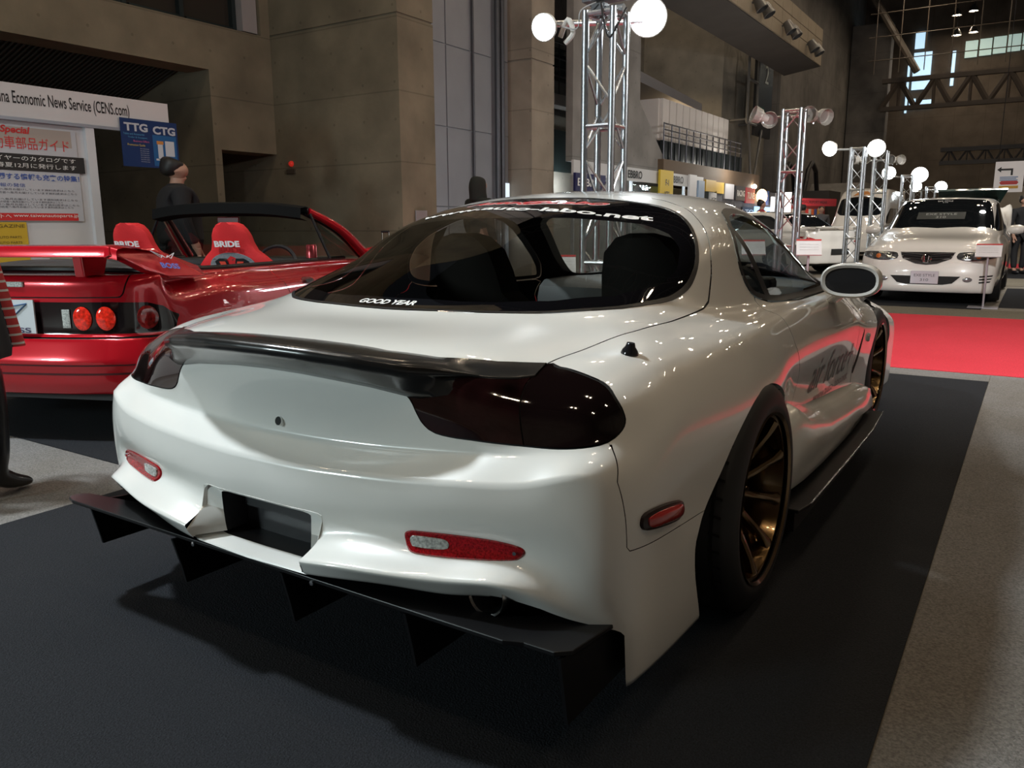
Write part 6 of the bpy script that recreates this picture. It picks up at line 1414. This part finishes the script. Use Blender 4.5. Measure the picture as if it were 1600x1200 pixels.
# red stall with hanging clothes near the second truss
rs = empty('red_stall', (-3.9, 27.5, 0), R(0), 'red roofed stall hung with colourful clothes between the second and third truss', 'stall')
pa, pb = at(1243, 314, d=28), at(1297, 314, d=29)
rs.location = (pa.x, pa.y, 0); ang = math.atan2(pb.y-pa.y, pb.x-pa.x); rs.rotation_euler = (0, 0, ang); Lr = (pb-pa).length
MB().box((-.1, -.05, 1.72), (Lr+.3, .02, 1.98)).build('fascia', mat('stall_red', (.42, .02, .03), .5), rs)
write('fascia_word', 'MOTORSPORT WEAR', M_ink, (Lr/2, -.06, 1.85), (1, 0, 0), (0, 0, 1), width=Lr*.75, height=.10, parent=rs)
MB().box((-.1, .42, 0), (Lr+.3, .45, 1.75)).build('back_wall', mat('stall_back', (.30, .05, .05), .6), rs)
M_cl = [mat('cloth_%d' % i, c, .8) for i, c in enumerate([(.6, .05, .04), (.55, .5, .45), (.6, .12, .03), (.06, .08, .25), (.5, .25, .05), (.7, .08, .06)])]
for i in range(12): MB().box((.05+i*Lr/12, .28, .75), (.03+(i+.8)*Lr/12, .40, 1.62)).build('hanging_shirt', M_cl[i % 6], rs, bevel=.02)
MB().box((0, -.1, 0), (.55, .3, .95)).build('counter', mat('stall_orange', (.60, .10, .04), .5), rs)
lamp('POINT', 'stall_light', (pa.x+.6, pa.y-.3, 1.6), 30, (1, .9, .8), None, .1)
p = at(1226, 325, d=22); o = MB().box((p.x-.14, p.y, p.z-.32), (p.x+.16, p.y+.03, p.z+.42)).build('lit_column', emis('lit_column_glow', (1, .9, .84), 2.2)); tag(o, 'white glowing column sign behind the second truss', 'sign')
m = MB(); m.tube((p.x, p.y+.02, 0), (p.x, p.y+.02, p.z-.3), .02); tag(m.build('sign_pole', M_blk), 'pole under the white glowing column sign', 'pole')

# ================================================================ info stands
def stand(px, py, d, yaw, label, w=.30, h=.21):
    p = at(px, py, d=d); s = empty('info_stand', (p.x, p.y, 0), yaw, label, 'stand'); t = Vector((0, -.55, .83)).normalized(); n = Vector((0, -.83, -.55))*-1
    c = Vector((0, 0, p.z)); q = [c+Vector((x, 0, 0))+Vector((0, .62, .78))*z for x, z in [(-w/2, -h/2), (w/2, -h/2), (w/2, h/2), (-w/2, h/2)]]
    MB().prism(q, (0, .012, -.010)).build('card', mat('card_white', (.70, .70, .72), .4), s)
    q2 = [c+Vector((x, -.003, .002))+Vector((0, .62, .78))*z for x, z in [(-w/2, h/2-.02), (w/2, h/2-.02), (w/2, h/2), (-w/2, h/2)]]; MB().prism(q2, (0, .002, 0)).build('card_edge', mat('card_red', (.5, .05, .05), .5), s)
    m = MB(); [m.box((-w*.4, 0, 0), (w*.4-.05*(i % 2), .0, .006)) for i in range(0)]
    for i in range(3): write('card_line', 'specification of the car on show', mat('card_ink', (.2, .2, .22), .5), c+Vector((0, -.006, .004))+Vector((0, .62, .78))*(.03-.035*i), (1, 0, 0), (0, .62, .78), width=w*.75, height=.010, parent=s)
    MB().tube((0, .01, .01), (0, .01, p.z-.03), .013, n=10).build('pole', mat('pole_silver', (.62, .60, .66), .3, metal=.6), s, smooth=True)
    MB().box((-.17, -.12, 0), (.17, .14, .012)).build('foot', mat('pole_silver', (.62, .60, .66)), s)
    return s
stand(1545, 391, 10.15, R(0), 'white info card on a silver pole in front of the wagon corner', .29, .20)
stand(1264, 386, 8.4, R(18), 'white info card on a pole beyond the coupe side window', .25, .20)
stand(1177, 386, 8.6, R(25), 'white info card seen through the side glass of the coupe', .25, .19)
stand(876, 414, 6.6, R(30), 'white info card seen through the rear glass, left of the tall truss', .25, .2)
stand(1010, 403, 7.2, R(30), 'white info card seen through the rear glass, right of the tall truss', .27, .17)
# motorcycle-like chrome show engine next to the wagon
t = empty('show_engine', at(1552, 352, d=15.5)*1, 0, 'chrome engine display on a stand right of the white wagon', 'engine'); t.location.z = 0
MB().box((-.25, -.2, 0), (.25, .2, .72)).build('plinth', M_blk, t)
m = MB()
for i in range(5): m.lathe([(.04, -.05), (.09, -.05), (.10, .05), (.05, .06)], (-.16+.08*i, 0, .80+.07*(i % 3)), 'y', 14)
m.box((-.2, -.12, .72), (.2, .12, .86)); m.build('engine_block', M_chrome, t); m = MB(); m.path(cr([(-.2, -.1, .85), (-.1, -.15, 1.15), (.1, -.12, 1.3), (.18, 0, 1.0)], 5), .03); m.path(cr([(-.1, -.1, .85), (0, -.15, 1.05), (.2, -.12, 1.2), (.24, 0, .9)], 5), .03); m.build('exhaust_pipe', M_chrome, t, smooth=True)

# ================================================================ people
def skin(name, pts, edges, m, parent=None, sub=2):
    me = bpy.data.meshes.new(name); me.from_pydata([p[0] for p in pts], edges, []); me.materials.append(m)
    o = bpy.data.objects.new(name, me); COL.objects.link(o)
    if parent: o.parent = parent
    bm = bmesh.new(); bm.from_mesh(me); bm.verts.ensure_lookup_table(); ly = bm.verts.layers.skin.verify()
    for i, p in enumerate(pts): bm.verts[i][ly].radius = (p[1], p[2] if len(p) > 2 else p[1]); bm.verts[i][ly].use_root = (i == 0)
    bm.to_mesh(me); bm.free()
    s = o.modifiers.new('skin', 'SKIN'); s.use_smooth_shade = True; o.modifiers.new('sub', 'SUBSURF').levels = sub; o.modifiers['sub'].render_levels = sub
    return o
M_skin = mat('skin_tone', (.42, .24, .17), .55); M_hair = mat('black_hair', (.008, .007, .007), .5)
M_coat = mat('black_coat', (.010, .010, .012), .85); M_trou = mat('black_trousers', (.012, .012, .014), .85)
def person(loc, rz, h, label, coat=None, trousers=None, hair=M_hair, hood=False, arms='down', fat=1.0, stride=.08, shoe=None):
    """faces local -y; z up"""
    k = h/1.75; coat = coat or M_coat; trousers = trousers or M_trou; S = lambda x, y, z: (x*k, y*k, z*k)
    if arms == 'down': LH = [(.215, .01, 1.40), (.27, .02, 1.12), (.25, -.06, .88), (.24, -.09, .80)]
    else: LH = [(.215, .01, 1.40), (.29, .0, 1.14), (.16, -.20, 1.05), (.08, -.26, 1.07)]
    pts = [(S(0, 0, .95), .14*k, .10*k), (S(0, 0, 1.15), .13*k, .095*k), (S(0, .01, 1.38), .15*k, .095*k), (S(0, 0, 1.47), .06*k), (S(0, -.01, 1.53), .052*k), (S(0, -.015, 1.60), .078*k, .085*k), (S(0, -.005, 1.67), .080*k, .092*k), (S(0, 0, 1.73), .045*k, .05*k),
        (S(0, -.10, 1.615), .013*k), (S(0, -.085, 1.56), .030*k, .02*k)]
    ed = [(0, 1), (1, 2), (2, 3), (3, 4), (4, 5), (5, 6), (6, 7), (5, 8), (4, 9)]
    for s in (1, -1):
        b = len(pts); rr = [.060, .042, .034, .030]
        for (x, y, z), r in zip(LH, rr): pts.append((S(s*x, y, z), r*k))
        ed += [(2, b), (b, b+1), (b+1, b+2), (b+2, b+3)]
        hx, hy, hz = LH[3]
        for j, (dx, dy, dz, r) in enumerate([(-.025, 0, -.085, .0085), (-.008, 0, -.098, .009), (.010, 0, -.095, .009), (.026, .0, -.078, .008)]):
            n_ = len(pts); dd = (dx, dy, dz) if arms == 'down' else (dz*.9, dy-.01, dx)
            pts.append((S(s*(hx+dd[0]*.6), hy+dd[1], hz+dd[2]*.55), .011*k)); pts.append((S(s*(hx+dd[0]), hy+dd[1]-.012, hz+dd[2]), r*k)); ed += [(b+3, n_), (n_, n_+1)]
        n_ = len(pts); pts.append((S(s*(hx-.03), hy-.035, hz-.02), .011*k)); pts.append((S(s*(hx-.035), hy-.05, hz-.05), .010*k)); ed += [(b+2, n_), (n_, n_+1)]
        b = len(pts); st_ = stride*s
        for (x, y, z), r in zip([(.10, 0, .88), (.105, -st_*.4, .50), (.11, st_*.3, .10), (.115, st_*.3-.12, .045)], [.085, .058, .040, .038]): pts.append((S(s*x, y, z), r*k))
        ed += [(0, b), (b, b+1), (b+1, b+2), (b+2, b+3)]
        n_ = len(pts); pts.append((S(s*.088, .005, 1.62), .016*k, .01*k)); ed.append((5, n_))
    body = skin('person', pts, ed, M_skin); body.location = (loc[0], loc[1], loc[2] if len(loc) > 2 else .004); body.rotation_euler = (0, 0, rz); tag(body, label, 'person')
    g = .022*k; cp = [(S(0, 0, .84), .165*k*fat, .13*k*fat), (S(0, 0, 1.0), .155*k*fat, .125*k*fat), (S(0, 0, 1.2), .15*k*fat, .12*k*fat), (S(0, .01, 1.38), .165*k*fat, .13*k), (S(0, .0, 1.46), .11*k, .10*k), (S(0, .0, 1.51), .070*k, .07*k)]; ce = [(0, 1), (1, 2), (2, 3), (3, 4), (4, 5)]
    for s in (1, -1):
        b = len(cp)
        for (x, y, z), r in zip(LH[:3], (.085, .066, .050)): cp.append((S(s*x, y, z), r*k))
        ce += [(3, b), (b, b+1), (b+1, b+2)]
    skin('coat', cp, ce, coat, body)
    tp = [(S(0, 0, .92), .15*k, .115*k)]; te = []
    for s in (1, -1):
        b = len(tp); st_ = stride*s
        for (x, y, z), r in zip([(.10, 0, .84), (.105, -st_*.4, .50), (.11, st_*.3, .12)], [.10, .078, .060]): tp.append((S(s*x, y, z), r*k))
        te += [(0, b), (b, b+1), (b+1, b+2)]
        m = MB(); m.ball(S(s*.115, st_*.3-.06, .05), .055*k, 8, (.85, 2.1, .9)); m.build('shoe', shoe or M_blk, body, smooth=True)
    skin('trousers', tp, te, trousers, body)
    hp_ = [(S(0, .04, 1.56), .080*k), (S(0, .038, 1.635), .102*k, .100*k), (S(0, .018, 1.70), .106*k, .112*k), (S(0, -.005, 1.745), .085*k, .095*k)]
    if hood: hp_ = [(S(0, .01, 1.40), .15*k), (S(0, .02, 1.50), .125*k), (S(0, .03, 1.58), .13*k), (S(0, .025, 1.68), .128*k), (S(0, .01, 1.76), .09*k)]
    skin('hood' if hood else 'hair', hp_, [(i, i+1) for i in range(len(hp_)-1)], coat if hood else hair, body)
    if not hood:
        for s in (1, -1): MB().ball(S(s*.030, -.092, 1.635), .009*k, 6).build('eye', M_blk, body)
        MB().box(S(-.022, -.098, 1.578), S(.022, -.088, 1.584)).build('lips', mat('lip_tone', (.35, .14, .12), .5), body)
    return body
person((-6.10, 3.16), R(156), 1.76, 'man in a black jacket standing in front of the concrete wall, facing right', fat=1.6).scale = (1.22, 1.22, 1.0)
person((-4.84, 6.82), R(160), 1.70, 'person in a dark hooded jacket standing beyond the roof of the white coupe', coat=mat('dark_green_jacket', (.014, .016, .013), .9), hood=True)
person((at(1592, 360, d=17).x+.05, at(1592, 360, d=17).y, .0), R(40), 1.18*1.4, 'person in black at the far right edge behind the black car')
p = at(1255, 335, d=25); person((p.x, p.y, 0), R(170), 1.68, 'shopper in a dark coat in front of the red stall', coat=mat('brown_coat', (.06, .02, .015), .8))
p = at(1283, 336, d=26.5); person((p.x, p.y, 0), R(20), 1.66, 'shopper in a grey coat at the right end of the red stall', coat=mat('grey_coat', (.10, .10, .11), .8))
p = at(1190, 325, d=20.5); person((p.x, p.y, 0), R(120), 1.7, 'visitor in a red jacket by the glowing screen', coat=mat('red_jacket', (.35, .03, .05), .8))

# visitor at the left edge: black high-heeled boots, dark skirt, red tartan wrap
kx = at(5, 790, z=0)
wv = (kx.x-.14, kx.y-.05)
pp = [((0, 0, .98), .12, .10), ((0, 0, 1.15), .10, .085), ((0, .0, 1.33), .12, .085), ((0, 0, 1.41), .045), ((0, -.01, 1.46), .042), ((0, -.01, 1.53), .065, .075), ((0, 0, 1.60), .066, .078), ((0, 0, 1.65), .04)]
pe = [(0, 1), (1, 2), (2, 3), (3, 4), (4, 5), (5, 6), (6, 7)]
for s in (1, -1):
    b = len(pp)
    for p_, r in (((s*.15, 0, 1.33), .045), ((s*.19, .02, 1.08), .034), ((s*.10, -.16, 1.02), .026), ((s*.05, -.19, 1.03), .022)): pp.append((p_, r))
    pe += [(2, b), (b, b+1), (b+1, b+2), (b+2, b+3)]
    for dx in (-.02, -.007, .007, .02): n_ = len(pp); pp.append(((s*.01, -.20, 1.03+dx), .009)); pp.append(((-s*.02, -.19, 1.03+dx*1.2), .008)); pe += [(b+3, n_), (n_, n_+1)]
    b = len(pp); yy = .05*s
    for p_, r in (((s*.085, 0, .88), .075), ((s*.08, yy*.5, .56), .048), ((s*.08, yy, .14), .026), ((s*.08, yy-.08, .04), .020)): pp.append((p_, r))
    pe += [(0, b), (b, b+1), (b+1, b+2), (b+2, b+3)]
wo = skin('person', pp, pe, M_skin); wo.location = (*wv, .006); wo.rotation_euler = (0, 0, R(205)); tag(wo, 'woman at the left edge in black high-heeled boots and a red tartan wrap', 'person')
M_boot = mat('black_boot_leather', (.006, .006, .007), .35, coat=.3)
for s in (1, -1):
    yy = .05*s; x = s*.08
    b_ = skin('boot', [((x, yy*.5-.0, .60), .082), ((x, yy*.8, .36), .080), ((x, yy, .16), .058), ((x, yy+.012, .10), .048), ((x, yy-.07, .050), .040, .036), ((x, yy-.17, .020), .034, .018)], [(0, 1), (1, 2), (2, 3), (3, 4), (4, 5)], M_boot, wo)
    MB().tube((x, yy+.035, .085), (x, yy+.045, .0), .020, .008, n=10).build('boot_heel', M_boot, wo, smooth=True)
rows = []
for z, r in ((1.02, .135), (.9, .165), (.75, .19), (.60, .21), (.57, .205)): rows.append([Vector((r*(1+.04*math.sin(7*t))*math.cos(t), r*.8*(1+.04*math.sin(7*t))*math.sin(t), z)) for t in np.linspace(0, 2*math.pi, 48, endpoint=False)])
MB().grid(rows, True).build('skirt', M_coat, wo, smooth=True)
def tartan():
    m = mat('red_tartan', (.45, .03, .03), .8); nt = m.node_tree; N = nt.nodes; L = nt.links; b = N['Principled BSDF']; tc = N.new('ShaderNodeTexCoord'); last = None
    for sc, rot, c in ((9, 0, (.03, .03, .04)), (9, 1.5708, (.55, .52, .48))):
        w = N.new('ShaderNodeTexWave'); w.inputs['Scale'].default_value = sc; mp = N.new('ShaderNodeMapping'); mp.inputs['Rotation'].default_value = (0, rot, 0); L.new(tc.outputs['Object'], mp.inputs[0]); L.new(mp.outputs[0], w.inputs['Vector'])
        r = N.new('ShaderNodeMath'); r.operation = 'GREATER_THAN'; r.inputs[1].default_value = .86; L.new(w.outputs['Fac'], r.inputs[0]); mx = N.new('ShaderNodeMix'); mx.data_type = 'RGBA'; L.new(r.outputs[0], mx.inputs[0]); mx.inputs[6].default_value = (.45, .03, .03, 1); mx.inputs[7].default_value = (*c, 1)
        if last: L.new(last, mx.inputs[6])
        last = mx.outputs[2]
    L.new(last, b.inputs['Base Color']); return m
q = at(0, 528, d=(Vector(wv+(0,))-CAM_POS).dot(FW)+.02)
lw = Vector(q)-Vector((*wv, .006)); ca, sa = math.cos(-R(205)), math.sin(-R(205)); lq = Vector((lw.x*ca-lw.y*sa, lw.x*sa+lw.y*ca, lw.z))
rows = []
for i in range(7):
    t = i/6; c = Vector((0, -.0, 1.30)).lerp(lq+Vector((0, 0, -.03)), t); wd = .16-.06*t
    rows.append([c+Vector((math.cos(a)*wd, math.sin(a)*wd*.55, 0)) for a in np.linspace(0, 2*math.pi, 20, endpoint=False)])
MB().grid(rows, True).build('tartan_wrap', tartan(), wo, smooth=True)
